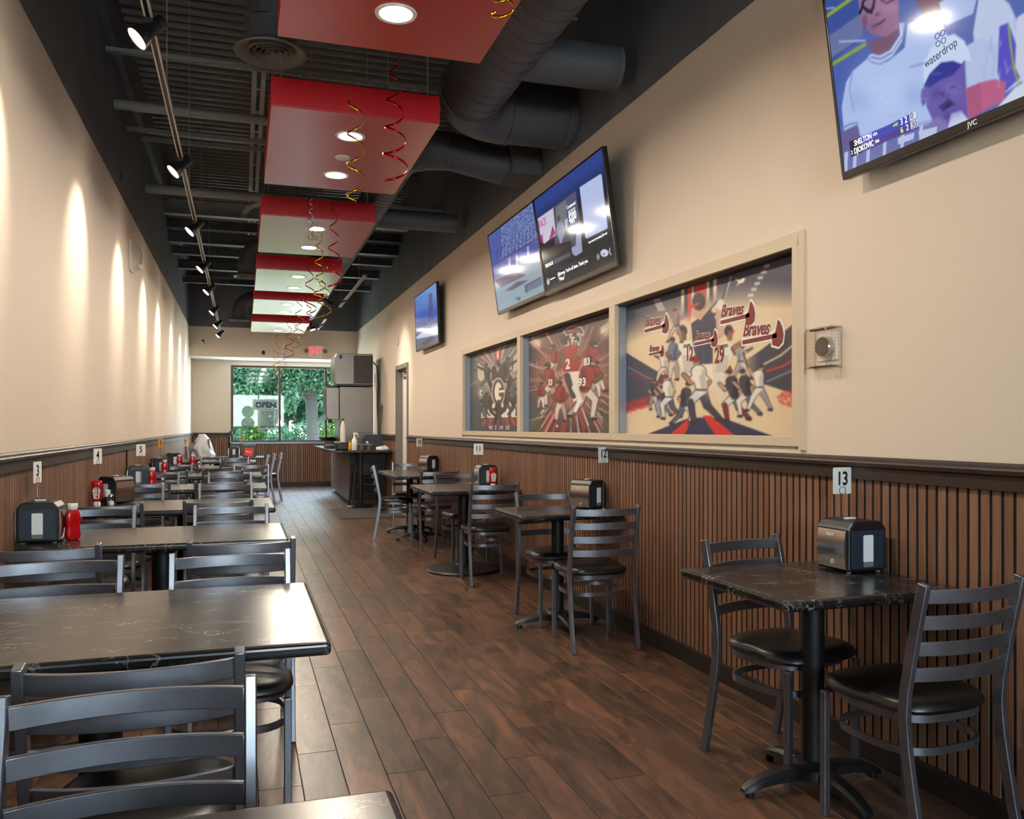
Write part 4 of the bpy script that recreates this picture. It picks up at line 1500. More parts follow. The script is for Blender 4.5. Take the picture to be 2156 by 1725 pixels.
S.ell(415, 690, 28, 56, (70, 60, 60))
S.line([(395, 690), (415, 760), (436, 690)], 4, (210, 204, 200))
for x, y, h, ps, fl in ((310, 1000, 330, 'throw', -1), (500, 980, 380, 'throw', 1), (530, 1060, 240, 'throw', 1), (270, 1230, 200, 'stand', 1), (330, 1310, 310, 'run', -1), (500, 1290, 300, 'run', 1), (575, 1270, 230, 'run', 1), (290, 1280, 180, 'run', -1)):
    player(S, x, y, h, ps, (70, 58, 60), (96, 92, 96), (60, 44, 40), (54, 48, 52), .9, fl)
S.ell(420, 1000, 70, 168, (206, 66, 56))
S.ell(420, 1000, 66, 160, (236, 232, 226))
S.ell(420, 1000, 60, 148, (62, 68, 72))
S.ell(420, 1000, 38, 112, (234, 228, 216))
S.poly([(428, 955), (478, 950), (478, 978), (428, 982)], (62, 68, 72))
S.poly([(440, 978), (482, 975), (482, 1010), (440, 1012)], (234, 228, 216))
S.poly([(428, 1008), (480, 1005), (478, 1050), (428, 1052)], (62, 68, 72))
S.ell(242, 1008, 28, 64, (226, 222, 216))
S.ell(242, 1008, 24, 56, (66, 70, 74))
S.ell(242, 1008, 17, 40, (226, 222, 216))
S.poly([(244, 996), (262, 994), (262, 1020), (244, 1022)], (66, 70, 74))
player(S, 420, 1370, 280, 'stand', (60, 48, 50), (74, 62, 64), (60, 44, 40), (70, 60, 60))
S.poly([(530, 702), (572, 694), (560, 760), (530, 770)], (50, 44, 48))
S.line([(556, 712), (542, 716), (540, 744), (556, 740), (556, 728)], 4, (230, 226, 220))
PRINT1 = S

def poster(sheet, pane, label):
    ya, yb, za, zb = pane
    yc = (ya + yb) / 2
    w = yb - ya
    me = sheet.mesh('poster', (-w / 2, w / 2, 0, zb - za), 'poster_print')
    o = bpy.data.objects.new('poster', me)
    col.objects.link(o)
    o.location = (XR + 0.068, yc, za)
    o.rotation_euler = (0, 0, -PI / 2)
    tag(o, label, 'poster')
    obj('backing_sheet', bx(-w / 2, w / 2, 0.0006, 0.004, 0, zb - za), 'card_white', o)
    return o, w, zb - za
P3, w3, h3 = poster(PRINT3, PN3, 'baseball team poster with navy, red and cream players in nearest frame')
P2, w2, h2 = poster(PRINT2, PN2, 'football poster with red jerseys bursting outward in the middle frame')
P1, w1, h1 = poster(PRINT1, PN1, 'dark football poster with large round G logo in the farthest frame')

def inv_quad(q, w, h):
    """sketch coordinate -> local (x, z) on the sheet, by bisection free least squares on the grid"""
    f = quad_map(q)
    us = np.linspace(0, 1, 201)
    U, V = np.meshgrid(us, us)
    XX, YY = f(U, V)
    def g(x, y):
        k = np.argmin((XX - x) ** 2 + (YY - y) ** 2)
        return (-w / 2 + U.ravel()[k] * w, h * (1 - V.ravel()[k]))
    return g
g3 = inv_quad(PRINT3.q, w3, h3)
def logo(x, y, s, rot):
    lx, lz = g3(x, y)
    for key, m, off in (('braves_o', 'ink_white', -0.0012), ('braves', 'maroon', -0.0024)):
        o = text(key, m, P3, (lx, off, lz), (0, rot, 0), 'team_logo', 1.0)
        o.scale = (s * 0.62, 1, s * 0.72)
    # tomahawk
    bm = B()
    prism(bm, [(-0.17, -0.075), (0.27, -0.045), (0.27, -0.075), (-0.17, -0.105)], 'y', -0.0008, 0.0)
    prism(bm, [(0.215, -0.125), (0.29, -0.14), (0.335, -0.11), (0.345, -0.06), (0.33, -0.01), (0.30, 0.035), (0.275, 0.05), (0.262, 0.0), (0.25, -0.035), (0.215, -0.05)], 'y', -0.0008, 0.0)
    o = obj('team_logo', bm, 'maroon', P3, loc=(lx, -0.003, lz), rot=(0, rot, 0))
    o.scale = (s * 0.78, 1, s * 0.80)
    bm = B()
    prism(bm, [(-0.19, -0.062), (0.20, -0.03), (0.24, -0.01), (0.26, 0.06), (0.285, 0.068), (0.335, 0.03), (0.362, -0.05), (0.35, -0.125), (0.29, -0.158), (0.20, -0.14), (0.19, -0.095), (-0.19, -0.12)], 'y', -0.0004, 0.0)
    o = obj('team_logo', bm, 'ink_white', P3, loc=(lx, -0.0008, lz), rot=(0, rot, 0))
    o.scale = (s * 0.78, 1, s * 0.80)
mat('maroon', rgb(126, 34, 36), 0.5)
logo(245, 695, 0.80, 0.05)
logo(835, 610, 0.80, 0.05)
logo(1020, 755, 0.86, 0.05)
logo(255, 905, 0.50, 0.05)
logo(612, 805, 0.62, 0.05)
for key, x, y, sx_, sz_ in (('n12', 518, 950, .85, 1.1), ('n29', 742, 960, .9, 1.1), ('seiner', 497, 885, .8, .8), ('stempers', 762, 890, .8, .8)):
    lx, lz = g3(x, y)
    o = text(key, 'maroon' if key[0] == 'n' else 'ink_black', P3, (lx, -0.0012, lz), (0, 0, 0), 'lettering')
    o.scale = (sx_, 1, sz_)
g1 = inv_quad(PRINT1.q, w1, h1)
lx, lz = g1(425, 1405)
o = text('p_num', 'ink_white', P1, (lx, -0.001, lz), (0, 0, 0), 'lettering')
o.scale = (1.9, 1, .75)
g2 = inv_quad(PRINT2.q, w2, h2)
for key, x, y, sx_ in (('n2big', 1190, 700, 1.5), ('n93', 1345, 905, 1.6), ('n83', 1395, 670, 1.3), ('n33', 1000, 905, 1.4)):
    lx, lz = g2(x, y)
    o = text(key, 'ink_white', P2, (lx, -0.001, lz), (0, 0, 0), 'lettering')
    o.scale = (sx_, 1, .85)
# ================================================================== TELEVISIONS
def tv(sheet, ya, yb, z0, h, tilt, label, ledge=False):
    w = yb - ya
    t = thing('television', label, 'television', (2.32, (ya + yb) / 2, z0), (math.radians(tilt), 0, -PI / 2))
    bm = B()
    box(bm, -w / 2, w / 2, 0.0, 0.03, 0, h)
    obj('cabinet', bm, 'tv_black', t, bevel=0.004)
    obj('rear_cover', bx(-w * 0.36, w * 0.36, 0.03, 0.062, 0.05, h * 0.72), 'tv_black', t, bevel=0.01)
    bm = B()
    b, bb = 0.012, 0.030
    box(bm, -w / 2, w / 2, -0.006, 0, 0, bb)
    box(bm, -w / 2, w / 2, -0.006, 0, h - b, h)
    box(bm, -w / 2, -w / 2 + b, -0.006, 0, bb, h - b)
    box(bm, w / 2 - b, w / 2, -0.006, 0, bb, h - b)
    obj('bezel', bm, 'tv_bezel', t, bevel=0.002)
    me = sheet.mesh('screen', (-w / 2 + b, w / 2 - b, bb, h - b), 'screen_image')
    o = bpy.data.objects.new('screen', me)
    col.objects.link(o)
    o.parent = t
    o.location = (0, -0.0015, 0)
    bm = B()
    d = 0.09
    box(bm, -0.20, 0.20, 0.062, 0.075, 0.15, 0.50)
    obj('wall_mount', bm, 'black_metal', t)
    bm = B()
    cyl(bm, (0, 0.07, 0.25), (0, d - 0.002 + 0.25 * math.sin(math.radians(tilt)), 0.22), 0.02, n=10)
    obj('mount_arm', bm, 'black_metal', t)
    return t, w, h

# tennis broadcast (sketch coordinates of the near screen)
S = Sheet(560, 300, ((69, -94), (3239, -2477), (3495, 173), (259, 1551)), (70, 96, 176))
S.band(np.clip((S.X + S.Y * .3 - 300) / 900, 0, 1) * .4, (120, 130, 190))
S.poly([(69, -94), (400, -350), (400, 350), (150, 560), (120, 330)], (58, 84, 158))
S.poly([(110, 330), (420, 110), (420, 330), (140, 520)], (104, 118, 168))
S.line([(90, 150), (330, -20)], 16, (150, 170, 60))
S.line([(145, 580), (440, 400)], 16, (140, 166, 70))
S.line([(80, 80), (160, 70)], 7, (150, 190, 240))
S.line([(210, 375), (440, 365)], 8, (170, 190, 235))
# people higher up and to the right (outside or at the picture edge)
S.poly([(900, 0), (1200, -250), (1300, 0), (1180, 230), (1000, 190)], (120, 84, 110))
S.poly([(1110, 20), (1500, -200), (1420, 120), (1180, 230)], (176, 196, 240))
S.poly([(1500, -200), (1750, 30), (1850, 250), (1900, 700), (1640, 880), (1480, 700), (1420, 300)], (196, 208, 240))
S.poly([(1660, 230), (1740, 200), (1900, 640), (1700, 830), (1640, 640)], (92, 84, 200))
S.line([(1740, 230), (1790, 620), (1840, 760)], 8, (150, 190, 70))
S.poly([(1820, 150), (2200, -100), (2300, 700), (1900, 800), (1800, 600)], (206, 212, 236))
S.poly([(1350, 780), (1500, 680), (1720, 730), (1700, 900), (1480, 1010), (1380, 1080)], (190, 100, 140))
S.poly([(1360, 780), (1480, 720), (1500, 1000), (1395, 1085)], (176, 92, 132))
S.poly([(1640, 960), (1800, 780), (2300, 500), (2500, 600), (1880, 900), (1640, 1010)], (214, 222, 244))
S.poly([(1340, 420), (1500, 330), (1650, 400), (1640, 700), (1480, 740), (1360, 790)], (186, 200, 236))
# man in a white shirt
WS = (178, 200, 246)
S.poly([(230, 960), (270, 740), (330, 640), (470, 520), (640, 560), (800, 430), (830, 210), (1050, 140), (1150, 220), (1220, 400), (1100, 1000), (1050, 1120), (400, 1230), (250, 1200)], WS)
S.poly([(380, -60), (735, -150), (745, 130), (750, 250), (640, 330), (500, 310), (400, 190)], (150, 112, 150))
S.poly([(470, 380), (650, 320), (745, 260), (750, 300), (650, 470), (540, 510), (490, 450)], (120, 80, 110))
S.ell(565, 20, 180, 150, (152, 114, 150))
S.ell(440, 190, 26, 60, (128, 88, 120))
S.line([(395, 120), (420, 55), (500, 115), (525, 10)], 10, (26, 26, 50))
S.line([(420, 60), (470, 110), (520, 70), (530, -20), (470, -30), (420, 20), (420, 60)], 9, (26, 26, 50))
S.line([(590, 0), (640, 30), (720, -20)], 9, (26, 26, 50))
S.poly([(520, 130), (570, 100), (590, 130), (550, 150)], (110, 70, 104))
S.line([(515, 235), (570, 215), (620, 175)], 9, (84, 46, 80))
for k, (dd, cc) in enumerate(((0, (120, 140, 200)), (22, (206, 220, 250)), (44, (120, 140, 200)), (66, (206, 220, 250)))):
    S.line([(475 + dd * .1, 470 - dd * .4 + 60), (510, 560 - dd), (580, 575 - dd), (680, 520 - dd), (770, 380 - dd), (795 - dd * .5, 210)], 9, cc)
S.line([(330, 640), (300, 800), (340, 1000)], 7, (140, 164, 220))
S.line([(860, 600), (960, 570)], 10, (140, 160, 220))
S.line([(230, 1160), (300, 1120), (370, 1105)], 7, (110, 130, 190))
S.poly([(232, 1190), (375, 1120), (400, 1240), (250, 1380), (225, 1300)], (108, 96, 150))
# man in a cap, head on hand
FACE = (108, 92, 176)
S.poly([(975, 780), (1000, 660), (1150, 560), (1330, 570), (1360, 900), (1370, 1050), (1200, 1100), (1060, 1090), (1000, 960)], FACE)
S.ell(970, 870, 24, 80, (96, 80, 160))
S.poly([(968, 700), (975, 560), (1040, 430), (1150, 330), (1250, 300), (1340, 360), (1390, 470), (1405, 550), (1340, 540), (1310, 580), (1240, 545), (1130, 560), (1030, 660), (980, 760)], (206, 224, 250))
S.poly([(975, 770), (1030, 660), (1130, 560), (1240, 545), (1320, 575), (1240, 670), (1120, 720), (1020, 790)], (52, 56, 150))
S.poly([(1105, 960), (1200, 880), (1260, 930), (1150, 1000)], (70, 56, 124))
S.poly([(1140, 985), (1200, 920), (1255, 935), (1170, 975)], (40, 34, 84))
S.ell(1170, 850, 40, 30, (90, 76, 156))
S.poly([(960, 1160), (1100, 1050), (1180, 1080), (1190, 1160), (1060, 1290)], (136, 120, 196))
S.poly([(1190, 1150), (1220, 1020), (1310, 990), (1390, 1090), (1380, 1160)], (206, 216, 246))
S.glow(600, 60, 90, (176, 136, 164), .6)
S.glow(520, 250, 60, (120, 80, 118), .5)
S.glow(690, 60, 60, (186, 150, 176), .5)
S.glow(620, 800, 240, (196, 216, 252), .7)
S.glow(380, 900, 110, (150, 174, 228), .5)
S.glow(880, 860, 90, (150, 172, 226), .5)
S.glow(1240, 800, 70, (132, 116, 196), .6)
S.glow(1080, 840, 50, (78, 66, 150), .5)
S.glow(1270, 980, 60, (90, 76, 160), .5)
S.glow(1180, 1040, 50, (76, 62, 134), .5)
S.line([(1110, 830), (1150, 845)], 6, (60, 50, 120), .8)
S.line([(1215, 790), (1260, 775)], 6, (60, 50, 120), .8)
S.line([(1180, 760), (1190, 830), (1165, 850)], 6, (130, 114, 190), .7)
for k_ in range(16):
    x_, y_ = rng.uniform(330, 1050), rng.uniform(640, 1150)
    S.line([(x_, y_), (x_ + rng.uniform(30, 110), y_ - rng.uniform(-10, 70))], 6, (158, 182, 234), .35)
for k_ in range(14):
    x_, y_ = rng.uniform(1480, 2100), rng.uniform(100, 640)
    S.line([(x_, y_), (x_ + rng.uniform(-40, 60), y_ + rng.uniform(40, 150))], 8, (164, 176, 226), .4)
S.blur(2)
# bottom lettering boards and score strip
S.band(np.clip((S.Y - (1330 - .36 * (S.X - 260))) / 60, 0, 1) * (S.X < 1150), (120, 124, 176), .55)
for k, x in enumerate((250, 330, 450, 600, 760, 930)):
    yb0 = 1560 - .36 * (x - 260)
    S.poly([(x, yb0), (x + 30, yb0 - 10), (x + 40, yb0 - 200), (x + 5, yb0 - 190)], (190, 200, 236), .9)
S.poly([(740, 1240), (890, 1190), (880, 1250), (740, 1300)], (196, 204, 238))
S.poly([(925, 1180), (1095, 1135), (1090, 1230), (940, 1270)], (196, 204, 238))
S.poly([(298, 1278), (640, 1130), (905, 995), (925, 1150), (640, 1270), (318, 1415)], (74, 84, 190))
S.poly([(308, 1345), (640, 1205), (915, 1075), (925, 1150), (640, 1270), (318, 1415)], (86, 72, 150))
S.poly([(298, 1278), (400, 1234), (415, 1374), (318, 1415)], (34, 34, 60))
S.poly([(842, 1025), (905, 995), (910, 1060), (848, 1090)], (228, 232, 246))
S.poly([(852, 1095), (915, 1065), (922, 1135), (858, 1165)], (228, 232, 246))
S.poly([(690, 1130), (735, 1095), (740, 1125), (700, 1140)], (220, 220, 60))
# reflected sheen of the bright room is left to the renderer
TV1S = S
t1, w, h = tv(S, 1.48, 2.83, 2.333, 0.77, 8, 'large wall television nearest the viewer showing tennis spectators in white')
gq = inv_quad(S.q, w - 0.024, h - 0.042)
def on_screen(t, g, key, m, x, y, sx=1.0, sz=1.0, rot=0.0, dz=0.030):
    lx, lz = g(x, y)
    o = text(key, m, t, (lx, -0.0028, lz + dz), (0, rot, 0), 'screen_text')
    o.scale = (sx, 1, sz)
for key, m, x, y, s_ in (('shelton', 'tv_text', 420, 1258, .80), ('usa', 'tv_text', 533, 1205, .8), ('djokovic', 'tv_text', 437, 1328, .80), ('srb', 'tv_text', 556, 1275, .8), ('seed', 'tv_text', 330, 1373, .8),
                        ('sc32', 'tv_text', 797, 1083, .85), ('sc6', 'tv_text_yellow', 782, 1168, .8), ('sc2', 'tv_text', 830, 1150, .8), ('sc0', 'tv_text_dark', 874, 1046, .8), ('sc30', 'tv_text_dark', 886, 1118, .8)):
    on_screen(t1, gq, key, m, x, y, s_ * .62, s_ * .74)
on_screen(t1, gq, 'waterdrop', 'tv_text_dark', 1130, 480, .48, .62, -0.14)
bm = B()
for a, b_ in ((-.012, .014), (.012, .014), (-.012, -.012), (.012, -.012)):
    lathe(bm, [(0.008, -.0005), (0.0105, -.0005), (0.0105, .0005), (0.008, .0005)], 14, (a, 0, b_), 'y', loop=True)
lx, lz = gq(1125, 345)
obj('screen_emblem', bm, 'tv_text_dark', t1, loc=(lx, -0.0028, lz + 0.03))
lx, lz = gq(1432, 1110)
text('jvc', 'ink_white', t1, (lx, -0.0068, 0.012), (0, 0, 0), 'brand_lettering')

# pair of televisions
S = Sheet(240, 150, ((512, 570), (1135, 95), (1235, 1170), (590, 1445)), (20, 26, 40))
S.band(np.clip(1 - (S.Y - (650 - .72 * (S.X - 512))) / 300, 0, 1), (54, 76, 156), .9)
S.band(np.clip((S.Y - (1000 - .5 * (S.X - 560))) / 500, 0, 1), (60, 56, 52), .8)
S.poly([(670, 640), (880, 490), (930, 850), (920, 1000), (690, 1080)], (74, 82, 96))
S.poly([(700, 640), (800, 560), (830, 850), (700, 900)], (120, 122, 128), .7)
S.poly([(810, 540), (885, 490), (925, 850), (830, 960), (790, 800)], (84, 92, 118))
S.poly([(537, 740), (680, 640), (695, 900), (590, 980), (560, 960)], (206, 206, 222))
S.poly([(632, 950), (668, 815), (695, 885)], (150, 30, 130))
S.poly([(555, 900), (575, 890), (580, 975), (560, 970)], (150, 30, 130))
S.ell(740, 860, 34, 90, (140, 150, 172))
S.ell(725, 745, 16, 30, (90, 84, 90))
S.cap(735, 930, 750, 1040, 14, 8, (150, 160, 190))
S.poly([(780, 760), (810, 740), (800, 830), (785, 850)], (150, 196, 226))
S.poly([(600, 1040), (700, 990), (830, 960), (835, 1030), (590, 1120)], (44, 40, 42))
S.poly([(830, 1030), (870, 1010), (880, 900), (920, 860), (930, 1070), (870, 1110), (840, 1090)], (158, 166, 200))
S.poly([(922, 455), (1115, 335), (1125, 350), (1165, 845), (1155, 860), (975, 945), (960, 935)], (188, 202, 240))
for i in range(5):
    S.line([(672, 1140 + i * 9), (820, 1070 + i * 9)], 1.6, (170, 176, 196), .8)
S.ell(1128, 1090, 36, 36, (214, 222, 242))
S.ell(1070, 1125, 14, 30, (150, 152, 170))
S.line([(1180, 1045), (1172, 1080), (1188, 1110)], 4, (214, 222, 242))
S.ell(612, 1345, 14, 32, (190, 200, 226))
S.line([(705, 1235), (980, 1120)], 1.6, (150, 156, 176), .7)
t2, w, h = tv(S, 4.98, 6.33, 2.385, 0.77, 8, 'wall television in the pair showing an advertisement with white code panel')
g = inv_quad(S.q, w - 0.024, h - 0.042)
for key, m, x, y, s_ in (('rack', 'tv_magenta', 580, 785, 1.0), ('getup', 'tv_text', 845, 672, 1.0), ('d200', 'tv_text', 852, 730, 1.0), ('back', 'tv_text', 856, 780, 1.0), ('continental', 'tv_text', 842, 622, 1.0),
                         ('tirerack', 'tv_text', 628, 1182, 1.0), ('learn', 'tv_text', 1070, 945, 1.15), ('skip', 'tv_text_dark', 1125, 1095, .9), ('done1', 'tv_text', 835, 1222, .95), ('done2', 'tv_text', 735, 1320, 1.0), ('tr_com', 'tv_text', 655, 1315, 1.0)):
    if m == 'tv_magenta' and m not in MATS:
        mat('tv_magenta', rgb(150, 30, 130), 0.5, emit=rgb(160, 36, 140), estr=0.45)
    on_screen(t2, g, key, m, x, y, s_, s_)

S = Sheet(190, 150, ((75, 895), (497, 590), (580, 1455), (145, 1640)), (110, 128, 176))
hz = 1200 - .52 * (S.X - 100)
S.band((S.Y < hz) * 1.0, (74, 96, 172), 1)
r_ = rng.random(S.X.shape)
cr = (S.Y < hz - 40) * (S.X > 190)
for c, a, b_ in (((40, 50, 100), 0, .35), ((150, 170, 226), .35, .62), ((196, 208, 240), .62, .74)):
    S.band(cr * (r_ > a) * (r_ < b_), c, .85)
S.poly([(75, 895), (190, 815), (195, 1010), (90, 1040)], (86, 100, 170))
for i in range(12):
    S.line([(150 + i * 34, 1180 - i * 20), (160 + i * 34, 1010 - i * 20)], 2, (40, 46, 84), .7)
S.line([(100, 1190), (540, 930)], 3, (40, 46, 84), .8)
S.band((S.Y > hz) * (S.Y < hz + 90), (72, 88, 168), 1)
S.band((S.Y > hz + 90) * np.clip((S.Y - hz - 90) / 60, 0, 1), (148, 170, 184), 1)
S.poly([(120, 1330), (300, 1250), (420, 1290), (180, 1400)], (118, 108, 132))
S.poly([(210, 1440), (330, 1350), (440, 1340), (290, 1430)], (106, 92, 116))
for x, y in ((265, 1180), (335, 1160), (440, 1080)):
    S.cap(x, y - 60, x, y + 70, 12, 8, (150, 160, 196))
S.poly([(395, 1390), (555, 1310), (560, 1390), (405, 1470)], (96, 104, 130))
S.poly([(300, 1510), (360, 1500), (350, 1545), (330, 1530)], (84, 88, 110))
for i in range(3):
    S.line([(430, 1400 + i * 22), (550, 1340 + i * 22)], 3, (170, 178, 200), .7)
tv(S, 6.345, 7.65, 2.40, 0.755, 8, 'wall television in the pair showing a baseball stadium crowd')

S = Sheet(150, 90, ((248, 210), (440, 70), (448, 635), (250, 705)), (74, 104, 190))
S.band(np.clip(1 - (S.Y - 150) / 200, 0, 1), (124, 164, 220), .9)
S.poly([(370, 180), (400, 170), (405, 480), (360, 470)], (84, 92, 150))
S.band((S.Y > 420) * (S.Y < 560), (98, 104, 158), .8)
S.speck((S.Y > 400) * (S.Y < 520), (150, 160, 200), .3)
S.line([(255, 560), (330, 510), (440, 490)], 8, (120, 90, 130))
S.poly([(250, 580), (330, 520), (450, 490), (450, 580), (250, 600)], (206, 214, 224))
S.band(np.clip((S.Y - 595) / 20, 0, 1), (110, 118, 128), 1)
S.poly([(270, 660), (380, 590), (420, 600), (340, 670)], (80, 88, 92))
tv(S, 10.2, 11.6, 2.385, 0.76, 2, 'smallest-looking wall television near the restroom door showing a blue skyline')
bm = B()
sweep(bm, [(2.33, 6.42, 3.14), (2.35, 6.46, 3.22), (2.36, 6.52, 3.235), (2.36, 6.57, 3.21), (2.36, 6.60, 3.15)], circ(0.006, 6))
box(bm, 2.33, 2.37, 6.36, 6.46, 3.14, 3.20)
tag(obj('tv_cable', bm, 'cable_black'), 'black cable loop on top of the television pair', 'cable')

# ================================================================== THINGS ON THE WALLS
t = thing('thermostat', 'round steel thermostat under a clear guard on the cream wall', 'thermostat', (XR, 3.04, 1.675), (0, 0, -PI / 2))
obj('back_plate', bx(-0.065, 0.065, -0.006, 0, -0.055, 0.065), 'plastic_white', t, bevel=0.003)
bm = B()
lathe(bm, [(0.044, -0.006), (0.044, -0.03), (0.041, -0.034), (0.0, -0.034)], 40, (0, 0, 0.005), 'y')
dial = obj('dial', bm, 'brushed_chrome', t, smooth=True)
bm = B()
lathe(bm, [(0.036, -0.0335), (0.036, -0.036), (0.0, -0.037)], 40, (0, 0, 0.005), 'y')
obj('display_glass', bm, 'lens_grey', dial, smooth=True)
bm = B()
lathe(bm, [(0.040, -0.0342), (0.040, -0.0366), (0.034, -0.0368), (0.034, -0.0345)], 40, (0, 0, 0.005), 'y', loop=True)
obj('dial_rim', bm, 'ink_black', dial)
bm = B()
gx, gz, gd = 0.088, 0.088, 0.055
box(bm, -gx, gx, -gd, -gd + 0.003, -gz, gz)
box(bm, -gx, -gx + 0.003, -gd, 0, -gz, gz)
box(bm, gx - 0.003, gx, -gd, 0, -gz, gz)
box(bm, -gx, gx, -gd, 0, gz - 0.003, gz)
box(bm, -gx, gx, -gd, 0, -gz, -gz + 0.003)
obj('clear_guard', bm, 'clear_plastic', t)
bm = B()
for q in range(12):
    a = -gx + 0.006 + q * (2 * gx - 0.012) / 11
    box(bm, a - 0.0015, a + 0.0015, -gd, -0.002, gz - 0.012, gz - 0.003)
    box(bm, a - 0.0015, a + 0.0015, -gd, -0.002, -gz + 0.003, -gz + 0.012)
    box(bm, -gx + 0.003, -gx + 0.010, -gd, -0.002, a - 0.0015, a + 0.0015)
    box(bm, gx - 0.010, gx - 0.003, -gd, -0.002, a - 0.0015, a + 0.0015)
obj('guard_ribs', bm, 'clear_plastic', t)['kind'] = 'stuff'
for sx in (-0.055, 0.055):
    for sz in (-0.072, 0.076):
        bm = B()
        cyl(bm, (sx, -gd - 0.003, sz), (sx, -gd, sz), 0.005, n=12)
        obj('screw', bm, 'brushed_chrome', t)

t = thing('fire_strobe', 'clear emergency strobe fixture on the spotlit wall', 'strobe', (XL, 9.05, 3.02), (0, 0, PI / 2))
obj('back_plate', bx(-0.11, 0.11, -0.018, 0, -0.15, 0.15), 'plastic_white', t, bevel=0.006)
bm = B()
prism(bm, [(-0.018, -0.13), (-0.085, -0.10), (-0.105, 0.0), (-0.085, 0.10), (-0.018, 0.13)], 'x', -0.09, 0.09)
obj('lens', bm, 'lens_clear' if 'lens_clear' in MATS else 'clear_plastic', t)
bm = B()
cyl(bm, (0.03, -0.06, -0.07), (0.06, -0.10, -0.10), 0.025, n=16)
obj('lamp', bm, 'plastic_white', t)
t = thing('wall_plate', 'small cream wall plate above the restroom door', 'wall plate', (XR, 13.55, 2.72), (0, 0, -PI / 2))
obj('plate', bx(-0.06, 0.06, -0.012, 0, -0.06, 0.06), 'window_frame_paint', t, bevel=0.006)
obj('insert', bx(-0.015, 0.015, -0.016, -0.012, -0.03, 0.03), 'cap_white', t)
for i, (y, z) in enumerate(((4.95, 3.62), (8.35, 3.60), (13.3, 3.62))):
    bm = B()
    lathe(bm, [(0.0, 0.012), (0.04, 0.012), (0.048, 0.0)], 20, (0, 0, 0), 'x')
    o = tag(obj('junction_cover', bm, 'black_paint', smooth=True, loc=(XL, y, z)), 'round black cover plate high on the left wall, %s from the viewer' % ('first', 'second', 'third')[i], 'cover plate')

t = thing('exit_sign', 'red lit EXIT sign with two emergency lamp heads on the bulkhead', 'exit sign', (1.52, YB, 3.0))
obj('sign_box', bx(-0.145, 0.145, -0.05, 0, -0.115, 0.115), 'plastic_white', t, bevel=0.006)
text('exit', 'exit_red', t, (0, -0.0515, 0.0), (0, 0, 0), 'exit_lettering')
for s in (-1, 1):
    bm = B()
    cyl(bm, (s * 0.145, -0.03, 0.01), (s * 0.185, -0.03, -0.01), 0.012, n=8)
    lathe(bm, [(0.0, 0.03), (0.035, 0.025), (0.045, -0.03), (0.038, -0.035), (0.0, -0.035)], 20, (s * 0.20, -0.045, -0.015), 'y')
    obj('lamp_head', bm, 'plastic_grey', t, smooth=True)
t = thing('security_camera', 'small black security camera on the bulkhead', 'security camera', (0.43, YB, 2.95))
bm = B()
lathe(bm, [(0.0, -0.085), (0.03, -0.085), (0.036, -0.075), (0.036, -0.02), (0.02, 0.0)], 20, (0, 0, 0), 'y')
obj('camera_body', bm, 'track_black', t, smooth=True, rot=(0.5, 0, 0))
bm = B()
lathe(bm, [(0.024, -0.086), (0.0, -0.088)], 16, (0, 0, 0), 'y')
obj('camera_lens', bm, 'lens_grey', t, rot=(0.5, 0, 0))
t = thing('wire_hook', 'small black wire hook poking from the bulkhead left of the panels', 'hook', (-0.78, YB, 3.15))
bm = B()
sweep(bm, [(0, 0, 0), (0, -0.04, 0.01), (0.02, -0.06, -0.02), (0.03, -0.05, -0.08)], circ(0.006, 6))
obj('wire', bm, 'cable_black', t)
lathe_bm = B()
lathe(lathe_bm, [(0.0, -0.008), (0.02, -0.006), (0.024, 0.0)], 14, (0, 0, 0), 'y')
obj('grommet', lathe_bm, 'cable_black', t)
